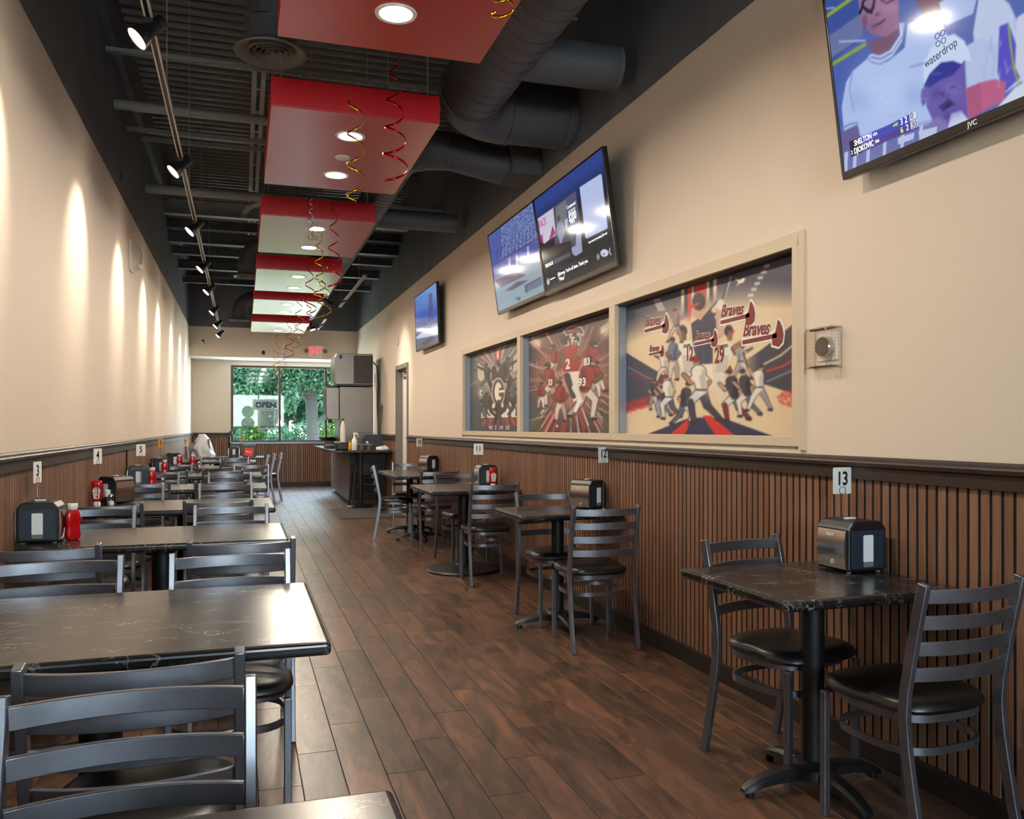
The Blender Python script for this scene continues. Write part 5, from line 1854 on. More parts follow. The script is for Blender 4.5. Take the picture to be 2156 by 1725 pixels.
# ================================================================== CHAIRS
def chair_proto():
    t = thing('ladder_back_chair', '', 'chair', (0, 0, 0))
    side = [(0.0, 0.0), (0.024, 0.12), (0.048, 0.25), (0.066, 0.36), (0.074, 0.45), (0.068, 0.53), (0.050, 0.63), (0.026, 0.75), (0.0, 0.868)]
    def yz(z):
        for (a, za_), (b_, zb2) in zip(side, side[1:]):
            if za_ <= z <= zb2:
                return a + (b_ - a) * (z - za_) / (zb2 - za_)
        return 0
    for s in (-1, 1):
        bm = B()
        sweep(bm, [(s * 0.205, y, z) for y, z in side], rect(0.022, 0.034), up=(0, 1, 0))
        obj('rear_post', bm, 'gunmetal', t, smooth=True, bevel=0.003)
    for s in (-1, 1):
        obj('front_leg', bx(s * 0.185 - 0.0125, s * 0.185 + 0.0125, 0.415, 0.440, 0, 0.430), 'gunmetal', t, bevel=0.003)
    for zt in (0.850, 0.768, 0.686, 0.604):
        zc = zt - 0.021
        y0 = yz(zc)
        bm = B()
        pts = []
        for i in range(13):
            x = -0.196 + 0.392 * i / 12
            pts.append((x, y0 - 0.040 * (1 - (x / 0.196) ** 2), zc))
        sweep(bm, pts, rect(0.013, 0.042), up=(0, 0, 1))
        obj('back_slat', bm, 'gunmetal', t, smooth=True, bevel=0.002)
    def hoop(z, h):
        bm = B()
        P = []
        for i in range(40):
            a = 2 * PI * i / 40
            ca, sa = math.cos(a), math.sin(a)
            k = 3.2
            r = (abs(ca) ** k + abs(sa) ** k) ** (-1 / k)
            P.append((0.186 * r * ca, 0.250 + 0.178 * r * sa, z))
        sweep(bm, P, rect(0.008, h), up=(0, 0, 1), closed=True)
        return bm
    obj('seat_frame', hoop(0.432, 0.026), 'gunmetal', t, smooth=True)
    obj('foot_ring', hoop(0.330, 0.024), 'gunmetal', t, smooth=True)
    # padded seat
    bm = B()
    rings = []
    lev = [(0.90, 0.443), (0.99, 0.446), (1.02, 0.458), (1.0, 0.474), (0.93, 0.486), (0.78, 0.494), (0.5, 0.499), (0.2, 0.501)]
    for f, z in lev:
        rg = []
        for i in range(36):
            a = 2 * PI * i / 36
            ca, sa = math.cos(a), math.sin(a)
            k = 4.0
            r = (abs(ca) ** k + abs(sa) ** k) ** (-1 / k)
            wx = 0.205 if sa > 0 else 0.192
            rg.append(bm.verts.new((wx * f * r * ca, 0.268 + 0.20 * f * r * sa - (0.012 * (1 - abs(ca)) * (sa < 0)), z)))
        rings.append(rg)
    for a, b_ in zip(rings, rings[1:]):
        for i in range(36):
            bm.faces.new((a[i], a[(i + 1) % 36], b_[(i + 1) % 36], b_[i]))
    bm.faces.new(list(reversed(rings[0])))
    bm.faces.new(rings[-1])
    obj('seat_pad', bm, 'vinyl_black', t, smooth=True)
    return t
CH = chair_proto()
used = [False]
def chair(x, y, rz, label, group):
    """x,y: middle of the back on the floor; rz 0 faces +y"""
    if not used[0]:
        used[0] = True
        CH.location = (x, y, 0)
        CH.rotation_euler = (0, 0, rz)
        CH['label'] = label
        CH['group'] = group
        return CH
    return dup(CH, (x, y, 0), (0, 0, rz), label, group)
FACE_FAR, FACE_CAM = 0.0, PI
GL, GR = 'chairs at the tables along the spotlit wall', 'chairs at the tables along the television wall'
# (middle of back x, y, facing); backs leaning away handled by the chair itself
LT = {2: 'the second left table', 3: 'table three', 4: 'table four', 5: 'table five', 6: 'table six', 7: 'table seven', 8: 'the table past seven'}
NW = {'13': 'thirteen', '12': 'twelve', '11': 'eleven', '10': 'ten', '9': 'nine', '7': 'seven', '6': 'six', '5': 'five', '4': 'four', '3': 'three'}
chair(-0.19, 1.655, FACE_CAM, 'gunmetal ladder-back chair in the left foreground, facing the viewer', GL)
chair(-0.21, 1.850, FACE_FAR, 'gunmetal ladder-back chair just behind the foreground chair, facing table two', GL)
for n, far, wall_, x, y, f in (
        (2, 1, 0, -0.04, 3.33, 1), (2, 1, 1, -0.625, 3.35, 1), (3, 0, 0, 0.0, 3.675, 0), (3, 0, 1, -0.755, 3.72, 0),
        (3, 1, 0, -0.062, 5.35, 1), (3, 1, 1, -0.812, 5.43, 1), (4, 0, 0, -0.145, 5.73, 0), (4, 0, 1, -0.797, 5.66, 0),
        (4, 1, 0, -0.13, 7.42, 1), (4, 1, 1, -0.81, 7.30, 1), (5, 0, 0, -0.178, 7.72, 0), (5, 0, 1, -0.80, 7.76, 0),
        (5, 1, 0, -0.12, 9.15, 1), (5, 1, 1, -0.83, 9.32, 1), (6, 0, 0, -0.205, 9.79, 0), (6, 0, 1, -0.775, 9.75, 0),
        (6, 1, 0, 0.11, 11.12, 1), (6, 1, 1, -0.80, 11.10, 1), (7, 0, 0, -0.07, 11.72, 0), (7, 0, 1, -0.76, 11.66, 0),
        (7, 1, 0, -0.115, 13.62, 1), (7, 1, 1, -0.80, 13.55, 1), (8, 0, 0, -0.10, 14.05, 0)):
    chair(x, y, PI if f else 0.0, 'gunmetal ladder-back chair on the %s side of %s, %s end' % ('far' if far else 'near', LT[n], 'wall' if wall_ else 'aisle'), GL)
for n, nm, x, y, rz in (
        ('13', 'near', 2.125, 2.010, 0.08), ('13', 'far', 2.02, 3.105, PI + 0.20), ('12', 'near', 2.055, 4.572, -0.04), ('12', 'far', 2.062, 5.70, PI + 0.03),
        ('11', 'near', 2.025, 6.775, 0.0), ('11', 'far', 2.068, 8.42, PI + 0.16), ('10', 'near', 2.04, 8.92, 0.10), ('10', 'far', 2.10, 11.05, PI - 0.2)):
    chair(x, y, rz, 'gunmetal ladder-back chair on the %s side of table %s' % (nm, NW[n]), GR)
chair(1.50, 10.12, -PI / 2 - 0.14, 'gunmetal ladder-back chair at the aisle end of table ten, seen side on', GR)
for i, (x, y) in enumerate(((0.42, 14.78), (0.55, 15.45), (0.69, 16.0))):
    chair(x, y, PI / 2, 'gunmetal chair turned sideways at the aisle before the window, %s of three' % ('nearest', 'middle', 'farthest')[i], GL)
chair(-0.90, 16.9, -PI / 2, 'gunmetal chair at the wall end of the window table', GL)

# ================================================================== TABLES
def table(name, x0, x1, y0, y1, base, label, group, seam=None, cr=0.042):
    xc, yc = (x0 + x1) / 2, (y0 + y1) / 2
    t = thing(name, label, 'table', (xc, yc, 0), group=group)
    w, l = x1 - x0, y1 - y0
    obj('table_top', bx(-w / 2, w / 2, -l / 2, l / 2, ZT - 0.038, ZT), 'black_marble', t, bevel=0.013, seg=4)
    bm = B()
    cyl(bm, (0, 0, 0.05), (0, 0, ZT - 0.05), cr, n=28)
    obj('column', bm, 'black_metal', t, smooth=True)
    bm = B()
    box(bm, -0.16, 0.16, -0.02, 0.02, ZT - 0.052, ZT - 0.039)
    box(bm, -0.02, 0.02, -0.16, 0.16, ZT - 0.052, ZT - 0.039)
    obj('top_bracket', bm, 'black_metal', t)
    if base == 'disc':
        bm = B()
        lathe(bm, [(0.0, 0.0), (0.34, 0.0), (0.345, 0.012), (0.33, 0.026), (0.20, 0.036), (0.07, 0.055), (cr, 0.075)], 48)
        obj('round_base', bm, 'black_metal', t, smooth=True)
    else:
        R_ = base
        bm = B()
        lathe(bm, [(0.0, 0.045), (0.085, 0.045), (0.085, 0.085), (0.06, 0.10), (cr, 0.105)], 28)
        obj('base_hub', bm, 'black_metal', t, smooth=True)
        for q in range(4):
            M = Matrix.Rotation(q * PI / 2, 4, 'Z')
            bm = B()
            secs = [(0.05, 0.036, 0.045, 0.092), (0.16, 0.034, 0.044, 0.082), (R_ - 0.06, 0.030, 0.036, 0.066), (R_ - 0.01, 0.026, 0.020, 0.044), (R_ + 0.01, 0.016, 0.018, 0.030)]
            rr = []
            for x, hw, zl, zh in secs:
                rr.append([bm.verts.new(M @ Vector(p)) for p in ((x, -hw, zl), (x, hw, zl), (x, hw, zh - 0.012), (x, hw * 0.6, zh), (x, -hw * 0.6, zh), (x, -hw, zh - 0.012))])
            for a, b_ in zip(rr, rr[1:]):
                for i in range(6):
                    bm.faces.new((a[i], a[(i + 1) % 6], b_[(i + 1) % 6], b_[i]))
            bm.faces.new(rr[0])
            bm.faces.new(rr[-1])
            lg = obj('base_arm', bm, 'black_metal', t, smooth=True)
            bm = B()
            p = M @ Vector((R_ - 0.02, 0, 0))
            cyl(bm, (p.x, p.y, 0), (p.x, p.y, 0.022), 0.016, n=14)
            obj('glide', bm, 'dispenser_black', lg)
    return t
TG, TGR = 'four-seat tables along the spotlit wall', 'two-seat tables along the television wall'
LX0, LX1 = XL + 0.05, 0.222
table('dining_table', LX0, LX1, 0.42, 1.30, 0.30, 'black marble-look table at the bottom left edge, nearest the viewer', TG, cr=0.055)
for n, a, b_ in ((2, 2.23, 3.12), (3, 4.34, 5.10), (4, 6.08, 6.96), (5, 8.05, 8.86), (6, 10.15, 10.95), (7, 12.1, 12.95), (8, 14.4, 15.2)):
    table('dining_table', LX0, LX1, a, b_, 0.30, 'black marble-look table with %s' % {2: 'broad light streaks, second from the viewer on the left', 3: 'a card reading three and a near-facing napkin box', 4: 'a card reading four and a turned napkin box',
          5: 'a white card reading five', 6: 'a tan card reading six', 7: 'a cream card reading seven', 8: 'no number card, between table seven and the window table'}[n], TG, cr=0.058)
table('dining_table', -0.70, 0.40, 16.5, 17.25, 0.28, 'black table under the window with number nine and a red card', TG)
table('dining_table', 1.652, XR - 0.03, 2.29, 2.97, 0.29, 'black marble-look table with number thirteen, nearest on the right', TGR)
table('dining_table', 1.665, XR - 0.03, 5.0, 5.60, 0.29, 'black marble-look table with number twelve', TGR)
table('dining_table', 1.555, XR - 0.03, 7.12, 8.10, 'disc', 'black marble-look table with number eleven on a round base', TGR, cr=0.055)
table('dining_table', 1.655, XR - 0.03, 9.45, 10.22, 0.29, 'nearer of the two black tables pushed together at number ten', TGR)
table('dining_table', 1.675, XR - 0.03, 10.225, 10.92, 0.29, 'farther of the two black tables pushed together at number ten', TGR)

# ================================================================== TABLE-TOP THINGS
def holder_proto():
    t = thing('napkin_dispenser', '', 'napkin dispenser')
    H_, hx, hy = 0.198, 0.092, 0.088
    bm = B()
    prism(bm, [(-hx + 0.006, 0.006), (hx - 0.006, 0.006), (hx, 0.014), (hx, H_ - 0.030), (hx - 0.022, H_ - 0.004), (hx - 0.04, H_), (-hx + 0.04, H_), (-hx + 0.022, H_ - 0.004), (-hx, H_ - 0.030), (-hx, 0.014)], 'y', -hy, hy)
    obj('body', bm, 'dispenser_black', t, bevel=0.008)
    for s in (-1, 1):
        # bowed chrome cover on the two ends
        bm = B()
        P = []
        for i in range(9):
            z = 0.016 + (H_ - 0.052) * i / 8
            P.append((s * (hx + 0.002 + 0.008 * math.sin(PI * i / 8)), 0, z))
        va = [bm.verts.new((p[0], -hy + 0.012, p[2])) for p in P]
        vb = [bm.verts.new((p[0], hy - 0.012, p[2])) for p in P]
        vc = [bm.verts.new((s * hx * 0.98, -hy + 0.012, p[2])) for p in P]
        vd = [bm.verts.new((s * hx * 0.98, hy - 0.012, p[2])) for p in P]
        for i in range(8):
            bm.faces.new((va[i], va[i + 1], vb[i + 1], vb[i]))
            bm.faces.new((va[i], vc[i], vc[i + 1], va[i + 1]))
            bm.faces.new((vb[i], vb[i + 1], vd[i + 1], vd[i]))
        obj('chrome_cover', bm, 'brushed_chrome', t, smooth=True)
        fp = obj('side_plate', bx(-hx + 0.014, hx - 0.014, min(s * hy, s * (hy + 0.003)), max(s * hy, s * (hy + 0.003)), 0.018, H_ - 0.034), 'dispenser_blue', t, bevel=0.003)
        bm = B()
        prism(bm, rrect(-0.024, 0.024, 0.042, 0.146, 0.006), 'y', s * (hy + 0.0032), s * (hy + 0.0045))
        obj('window_napkins', bm, 'napkin', fp)
        bm = B()
        prism(bm, rrect(-0.024, 0.024, 0.024, 0.044, 0.006), 'y', s * (hy + 0.0036), s * (hy + 0.0048))
        obj('window_gap', bm, 'plastic_grey', fp)
    bm = B()
    prism(bm, rrect(-0.045, 0.045, -0.022, 0.022, 0.02), 'z', H_ - 0.001, H_ + 0.0012)
    obj('slot', bm, 'ink_black', t)
    bm = B()
    prism(bm, rrect(-0.03, 0.02, -0.010, 0.012, 0.008), 'z', H_ + 0.001, H_ + 0.006)
    obj('napkin_tip', bm, 'napkin', t)
    for sx in (-1, 1):
        for sy in (-1, 1):
            bm = B()
            cyl(bm, (sx * 0.07, sy * 0.065, 0), (sx * 0.07, sy * 0.065, 0.008), 0.009, n=12)
            obj('rubber_foot', bm, 'plastic_grey', t)
    return t
HP = holder_proto()
hu = [False]
def holder(x, y, rz, label):
    if not hu[0]:
        hu[0] = True
        HP.location = (x, y, ZT)
        HP.rotation_euler = (0, 0, rz)
        HP['label'] = label
        HP['group'] = 'napkin dispensers'
        return HP
    return dup(HP, (x, y, ZT), (0, 0, rz), label, 'napkin dispensers')
h13 = holder(2.275, 2.735, 0.04, 'black napkin dispenser with chrome end on table thirteen')
text('dape', 'card_white', h13, (-0.1025, 0.0, 0.146), (0, 0, -PI / 2), 'brand_lettering')
bm = B()
lathe(bm, [(0.006, -0.0006), (0.0085, -0.0006), (0.0085, 0.0004), (0.006, 0.0004)], 16, (0, 0, 0), 'x', loop=True)
obj('brand_emblem', bm, 'card_white', h13, loc=(-0.1005, -0.01, 0.04))
holder(2.27, 5.36, 0.55, 'black napkin dispenser with napkin window turned away on table twelve')
holder(2.235, 7.78, 0.0, 'black napkin dispenser behind a ketchup bottle on table eleven')
holder(2.27, 10.55, 0.5, 'black napkin dispenser on the far table at number ten')
holder(-0.935, 4.62, 0.0, 'black napkin dispenser facing the viewer on table three')
holder(-0.885, 6.80, -0.75, 'black napkin dispenser turned at an angle on table four')
holder(-0.93, 8.62, 0.1, 'grey-lit napkin dispenser on table five')
holder(-0.93, 10.75, 0.3, 'napkin dispenser behind a ketchup bottle on table six')
holder(-0.92, 12.75, 0.3, 'napkin dispenser behind a ketchup bottle on table seven')
holder(-0.15, 16.85, 0.0, 'black napkin dispenser on the window table')

def ketchup_proto():
    t = thing('ketchup_bottle', '', 'ketchup bottle')
    bm = B()
    lev = [(0.010, 0.030, 0.015), (0.020, 0.0335, 0.019), (0.045, 0.037, 0.022), (0.075, 0.0335, 0.0195), (0.095, 0.0335, 0.0195), (0.118, 0.037, 0.022), (0.136, 0.036, 0.021), (0.146, 0.030, 0.018), (0.150, 0.022, 0.013)]
    # upside-down squeeze bottle: cap at the bottom
    lev = [(0.026, 0.020, 0.016), (0.034, 0.026, 0.019)] + [(z + 0.030, a, b_) for z, a, b_ in lev[1:]]
    rings = []
    for z, a, b_ in lev:
        rg = []
        for i in range(28):
            q = 2 * PI * i / 28
            ca, sa = math.cos(q), math.sin(q)
            r = (abs(ca) ** 3 + abs(sa) ** 3) ** (-1 / 3)
            rg.append(bm.verts.new((a * r * ca, b_ * r * sa, z)))
        rings.append(rg)
    for a, b_ in zip(rings, rings[1:]):
        for i in range(28):
            bm.faces.new((a[i], a[(i + 1) % 28], b_[(i + 1) % 28], b_[i]))
    bm.faces.new(list(reversed(rings[0])))
    bm.faces.new(rings[-1])
    obj('bottle_body', bm, 'ketchup_red', t, smooth=True)
    bm = B()
    lathe(bm, [(0.0, 0.0), (0.024, 0.0), (0.025, 0.004), (0.023, 0.026), (0.020, 0.030), (0.0, 0.030)], 28)
    obj('cap', bm, 'cap_white', t, smooth=True)
    bm = B()
    prism(bm, [(-0.017, 0.050), (0.017, 0.050), (0.024, 0.105), (0.026, 0.112), (0.021, 0.116), (0.020, 0.122), (0.011, 0.130), (-0.011, 0.130), (-0.020, 0.122), (-0.021, 0.116), (-0.026, 0.112), (-0.024, 0.105)], 'y', -0.0245, -0.018)
    lb = obj('label', bm, 'label_white', t)
    text('heinz', 'ink_black', lb, (0, -0.0252, 0.119))
    text('tomato', 'ink_black', lb, (0, -0.0252, 0.100))
    text('ketch', 'ink_black', lb, (0, -0.0252, 0.091))
    bm = B()
    prism(bm, [(0.005 * math.cos(a), 0.066 + 0.006 * math.sin(a)) for a in [2 * PI * i / 14 for i in range(14)]], 'y', -0.0252, -0.0244)
    obj('tomato_mark', bm, 'ketchup_red', lb)
    return t
KP = ketchup_proto()
ku = [False]
def ketchup(x, y, rz, label, upright=False):
    z = ZT
    rot = (0, 0, rz)
    if upright:
        z, rot = ZT + 0.18, (PI, 0, rz)
    if not ku[0]:
        ku[0] = True
        KP.location = (x, y, z)
        KP.rotation_euler = rot
        KP['label'] = label
        KP['group'] = 'ketchup bottles'
        return KP
    return dup(KP, (x, y, z), rot, label, 'ketchup bottles')
ketchup(2.245, 7.58, 0.0, 'red ketchup bottle with keystone label on table eleven')
ketchup(-0.80, 4.63, 0.6, 'red ketchup bottle with white cap on top on table three', True)
ketchup(-0.985, 6.60, 0.0, 'red ketchup bottle with keystone label on table four')
ketchup(-0.805, 8.56, 0.2, 'red ketchup bottle on table five', True)
ketchup(-0.86, 10.56, 0.1, 'red ketchup bottle on table six', True)
ketchup(-0.83, 12.52, 0.1, 'red ketchup bottle nearest the wall on table seven', True)
ketchup(-0.66, 12.55, 0.1, 'red ketchup bottle nearer the aisle on table seven', True)

def shaker(x, y, label):
    t = thing('salt_shaker', label, 'salt shaker', (x, y, ZT), group='salt shakers')
    bm = B()
    lathe(bm, [(0.0, 0.0), (0.021, 0.0), (0.023, 0.004), (0.020, 0.052), (0.016, 0.060), (0.0, 0.060)], 20)
    obj('glass_body', bm, 'clear_plastic', t, smooth=True)
    bm = B()
    lathe(bm, [(0.0, 0.002), (0.019, 0.002), (0.019, 0.028), (0.0, 0.030)], 20)
    obj('salt_fill', bm, 'salt', t, smooth=True)
    bm = B()
    lathe(bm, [(0.018, 0.058), (0.019, 0.070), (0.014, 0.078), (0.0, 0.080)], 20)
    obj('metal_cap', bm, 'brushed_chrome', t, smooth=True)
shaker(-0.895, 6.615, 'glass salt shaker between ketchup and dispenser on table four')
shaker(-0.72, 8.60, 'glass salt shaker on table five')
shaker(-0.58, 12.55, 'glass salt shaker on table seven')
bm = B()
lathe(bm, [(0.0, 0.0), (0.022, 0.0), (0.022, 0.05), (0.018, 0.06), (0.0, 0.062)], 18)
t = thing('pepper_shaker', 'dark pepper shaker with white top on table four', 'pepper shaker', (-0.93, 6.70, ZT))
obj('jar', bm, 'dispenser_black', t, smooth=True)
bm = B()
lathe(bm, [(0.020, 0.055), (0.022, 0.06), (0.022, 0.10), (0.018, 0.105), (0.0, 0.106)], 18)
obj('white_top', bm, 'cap_white', t, smooth=True)

def sign(n, x, y, zc, rz, m='card_white', w=0.092, h=0.108):
    t = thing('table_number', '%s table card reading %s on a chrome wire stand' % ('white' if m == 'card_white' else 'tan', NW[n]), 'table number', (x, y, ZT), (0, 0, rz), group='table number stands')
    zl = zc - ZT
    bm = B()
    lathe(bm, [(0.0, 0.0), (0.03, 0.0), (0.03, 0.004), (0.004, 0.006)], 20)
    obj('foot', bm, 'chrome', t, smooth=True)
    bm = B()
    cyl(bm, (0, 0, 0.004), (0, 0, zl - h / 2 + 0.004), 0.0026, n=8)
    obj('wire_rod', bm, 'chrome', t, smooth=True)
    bm = B()
    prism(bm, rrect(-w / 2, w / 2, zl - h / 2, zl + h / 2, 0.005), 'y', -0.001, 0.001)
    cd = obj('card', bm, m, t)
    text('num' + n, 'ink_black', cd, (0, -0.0018, zl + 0.006))
    bm = B()
    P = [(0.016 * math.cos(a), -0.0032, zl - h / 2 + 0.014 + 0.016 * math.sin(a)) for a in [2 * PI * i / 22 for i in range(22)]]
    sweep(bm, P, circ(0.0012, 6), up=(0, 1, 0), closed=True)
    obj('clip_ring', bm, 'chrome', t)
    return t
sign('13', 2.335, 2.86, 1.115, 0.05)
sign('12', 2.345, 5.27, 1.145, 0.35)
sign('11', 2.205, 7.95, 1.118, -0.28)
sign('10', 2.18, 10.72, 1.135, 0.5)
sign('3', -0.99, 4.80, 1.105, 1.38)
sign('4', -0.965, 6.50, 1.13, 1.12)
sign('5', -0.90, 8.52, 1.12, 0.65)
sign('6', -0.90, 10.52, 1.15, 1.05, 'card_orange')
sign('7', -0.76, 12.6, 1.12, 0.3, 'window_frame_paint')
sign('9', 0.0, 16.9, 1.12, 1.0, 'card_orange')
bm = B()
t = thing('card_display', 'black-framed display with a red menu card on the window table', 'display', (0.13, 16.85, ZT))
obj('display_frame', bx(-0.12, 0.12, 0.0, 0.02, 0.0, 0.23), 'dispenser_black', t, bevel=0.01, rot=(-0.12, 0, 0))
obj('red_card', bx(-0.10, 0.06, -0.012, -0.008, 0.005, 0.16), 'card_red', t, rot=(-0.12, 0.12, 0))
text('menu', 'ink_white', t, (-0.02, -0.014, 0.09), (-0.12, 0.12, 0))
# ================================================================== DRINKS COUNTER
CZ = 0.95
t = thing('drinks_counter', 'dark drinks counter with wood cabinet doors beside the restroom door', 'counter', (1.76, 14.2, 0))
def sub(name, a, m, parent, o=(1.76, 14.2, 0), **k):
    return obj(name, bx(a[0] - o[0], a[1] - o[0], a[2] - o[1], a[3] - o[1], a[4] - o[2], a[5] - o[2]), m, parent, **k)
sub('cabinet_body', (1.78, XR - 0.03, 14.68, 17.8, 0.09, CZ - 0.04), 'cabinet_dark', t)
sub('toe_kick', (1.84, XR - 0.03, 14.72, 17.8, 0.0, 0.09), 'highchair_wood', t)
sub('counter_top', (1.42, XR - 0.026, 13.98, 17.85, CZ - 0.04, CZ), 'black_marble', t, bevel=0.01, seg=3)
for i in range(5):
    y0 = 14.70 + i * 0.62
    dd = sub('cabinet_door', (1.758, 1.778, y0 + 0.006, y0 + 0.612, 0.10, CZ - 0.06), 'cabinet_wood', t, bevel=0.003)
    bm = B()
    yk = y0 + (0.54 if i % 2 == 0 else 0.07) - 14.2
    cyl(bm, (-0.002, yk, 0.74), (-0.028, yk, 0.74), 0.007, n=10)
    lathe(bm, [(0.0, -0.042), (0.014, -0.038), (0.014, -0.028), (0.0, -0.026)], 14, (0, yk, 0.74), 'x')
    obj('knob', bm, 'brushed_chrome', dd)
bm = B()
cyl(bm, (0.12, -0.05, 0.03), (0.12, -0.05, CZ - 0.04), 0.040, n=24)
obj('support_column', bm, 'black_metal', t, smooth=True)
bm = B()
lathe(bm, [(0.0, 0.0), (0.215, 0.0), (0.22, 0.012), (0.20, 0.024), (0.06, 0.05), (0.04, 0.06)], 40, (0.12, -0.05, 0))
obj('support_base', bm, 'black_metal', t, smooth=True)

t = thing('ice_dispenser', 'stainless ice and drinks machine standing on the counter', 'ice machine', (1.64, 15.3, CZ))
O3 = (1.64, 15.3, CZ)
sub('lower_cabinet', (1.66, 2.26, 15.3, 16.0, CZ + 0.02, 2.07), 'stainless', t, O3, bevel=0.012)
sub('drip_shelf', (1.44, 1.70, 15.35, 15.95, CZ, CZ + 0.06), 'dispenser_black', t, O3, bevel=0.01)
bm = B()
prism(bm, [(1.43 - 1.64, 1.52 - CZ), (1.47 - 1.64, 1.47 - CZ), (1.66 - 1.64, 1.47 - CZ), (1.66 - 1.64, 2.05 - CZ), (1.43 - 1.64, 2.05 - CZ)], 'y', 0.03, 0.62)
hd_ = obj('dispenser_head', bm, 'stainless', t, bevel=0.01)
obj('head_top', bx(-0.20, 0.0, 0.06, 0.58, 2.05 - CZ, 2.085 - CZ), 'dispenser_black', hd_)
obj('front_panel', bx(-0.216, -0.211, 0.06, 0.60, 1.56 - CZ, 2.02 - CZ), 'menu_navy', hd_)
for i in range(4):
    bm = B()
    cyl(bm, (-0.12, 0.12 + i * 0.12, 1.47 - CZ), (-0.12, 0.12 + i * 0.12, 1.41 - CZ), 0.02, 0.014, n=12)
    obj('nozzle', bm, 'dispenser_black', hd_)
bm = B()
prism(bm, [(1.60, 2.10), (1.57, 2.14), (1.57, 2.58), (1.60, 2.655), (2.25, 2.655), (2.25, 2.10)], 'y', 15.22, 15.98)
im = obj('ice_maker', bm, 'stainless', t, bevel=0.008)
im.location = (-1.64, -15.3, -CZ)
obj('maker_side_panel', bx(1.635, 1.90, 15.212, 15.220, 2.14, 2.63), 'stainless', im)
vp = obj('vent_panel', bx(1.905, 2.24, 15.214, 15.220, 2.12, 2.62), 'dispenser_black', im)
for i in range(22):
    z = 2.15 + i * 0.0205
    obj('louver', bx(1.92, 2.225, 15.205, 15.214, z, z + 0.011), 'bronze_frame', vp)
obj('maker_base_trim', bx(1.60, 2.25, 15.21, 15.99, 2.075, 2.10), 'dispenser_black', im)
obj('badge', bx(1.645, 1.70, 15.209, 15.212, 2.56, 2.62), 'menu_navy', im)
for i, pts in enumerate(([(2.27, 15.5, 2.55), (2.36, 15.45, 2.45), (2.37, 15.4, 2.1), (2.35, 15.4, 1.6), (2.33, 15.4, CZ + 0.02)], [(2.30, 15.3, 2.3), (2.31, 15.28, 1.7), (2.33, 15.28, CZ + 0.02)], [(2.38, 15.1, 1.75), (2.34, 15.15, 1.4), (2.33, 15.2, CZ + 0.02)], [(2.385, 15.0, 1.72), (2.36, 15.05, 1.35), (2.35, 15.1, CZ + 0.02)])):
    bm = B()
    sweep(bm, [Vector(p) for p in pts], circ((0.012, 0.016, 0.012, 0.010)[i], 8))
    tag(obj('supply_hose', bm, ('cable_black', 'cap_white', 'hose_grey', 'hose_grey')[i], smooth=True), ('thin black hose looping off the ice maker', 'white standpipe beside the ice machine', 'brown hose leaning behind the counter, inner', 'brown hose leaning behind the counter, outer')[i], 'hose')
t = thing('spray_bottle', 'white spray bottle with trigger on the drinks counter', 'spray bottle', (1.79, 14.22, CZ))
bm = B()
lathe(bm, [(0.0, 0.0), (0.045, 0.0), (0.048, 0.006), (0.048, 0.15), (0.038, 0.18), (0.018, 0.215), (0.015, 0.235)], 24)
obj('bottle_body', bm, 'cap_white', t, smooth=True)
bm = B()
box(bm, -0.02, 0.05, -0.012, 0.012, 0.262, 0.295)
box(bm, 0.045, 0.062, -0.008, 0.008, 0.268, 0.288)
cyl(bm, (0, 0, 0.233), (0, 0, 0.265), 0.017, n=16)
hd_ = obj('spray_head', bm, 'plastic_white', t, bevel=0.003)
bm = B()
sweep(bm, [(0.04, 0, 0.265), (0.058, 0, 0.245), (0.064, 0, 0.215)], rect(0.014, 0.006), up=(0, 1, 0))
obj('trigger', bm, 'plastic_white', hd_)
t = thing('squeeze_bottle', 'clear tapered bottle with dark tip behind the spray bottle', 'bottle', (1.70, 15.1, CZ))
bm = B()
lathe(bm, [(0.0, 0.0), (0.05, 0.0), (0.05, 0.38), (0.035, 0.44), (0.014, 0.50)], 20)
obj('bottle_body', bm, 'plastic_white', t, smooth=True)
bm = B()
lathe(bm, [(0.014, 0.50), (0.016, 0.53), (0.0, 0.54)], 14)
obj('tip', bm, 'dispenser_black', t)
t = thing('condiment_caddy', 'black condiment caddy at the end of the drinks counter', 'caddy', (1.60, 14.35, CZ))
obj('caddy_box', bx(-0.11, 0.10, -0.08, 0.14, 0.0, 0.13), 'dispenser_black', t, bevel=0.02)
obj('caddy_lid', bx(-0.13, -0.02, -0.085, 0.13, 0.10, 0.145), 'plastic_grey', t, bevel=0.02)
t = thing('cup_carrier', 'grey moulded cup carrier tray on the drinks counter', 'cup carrier', (1.98, 14.35, CZ))
bm = B()
box(bm, -0.13, 0.13, -0.10, 0.10, 0.075, 0.10)
obj('tray_rim', bm, 'plastic_grey', t, bevel=0.01)
for sx in (-0.065, 0.065):
    for sy in (-0.05, 0.05):
        bm = B()
        lathe(bm, [(0.0, 0.0), (0.035, 0.0), (0.05, 0.075)], 18, (sx, sy, 0))
        obj('cup_well', bm, 'plastic_grey', t, smooth=True)
t = thing('crumpled_napkins', 'crumpled white napkins in the cup carrier', 'napkins', (2.05, 14.33, CZ + 0.10))
for k in range(3):
    bm = B()
    bmesh.ops.create_icosphere(bm, subdivisions=2, radius=0.03)
    for v in bm.verts:
        v.co *= 1 + random.uniform(-0.3, 0.25)
        v.co.z += 0.02
    obj('napkin_ball', bm, 'napkin', t, loc=(k * 0.035 - 0.03, 0.01 * k, 0.004))
t = thing('menu_board', 'dark blue menu folder propped up on the drinks counter', 'menu', (2.13, 14.30, CZ))
bm = B()
prism(bm, rrect(-0.15, 0.15, 0.0, 0.26, 0.02), 'y', -0.006, 0.006)
obj('folder_front', bm, 'menu_navy', t, rot=(-0.15, 0, 0))
bm = B()
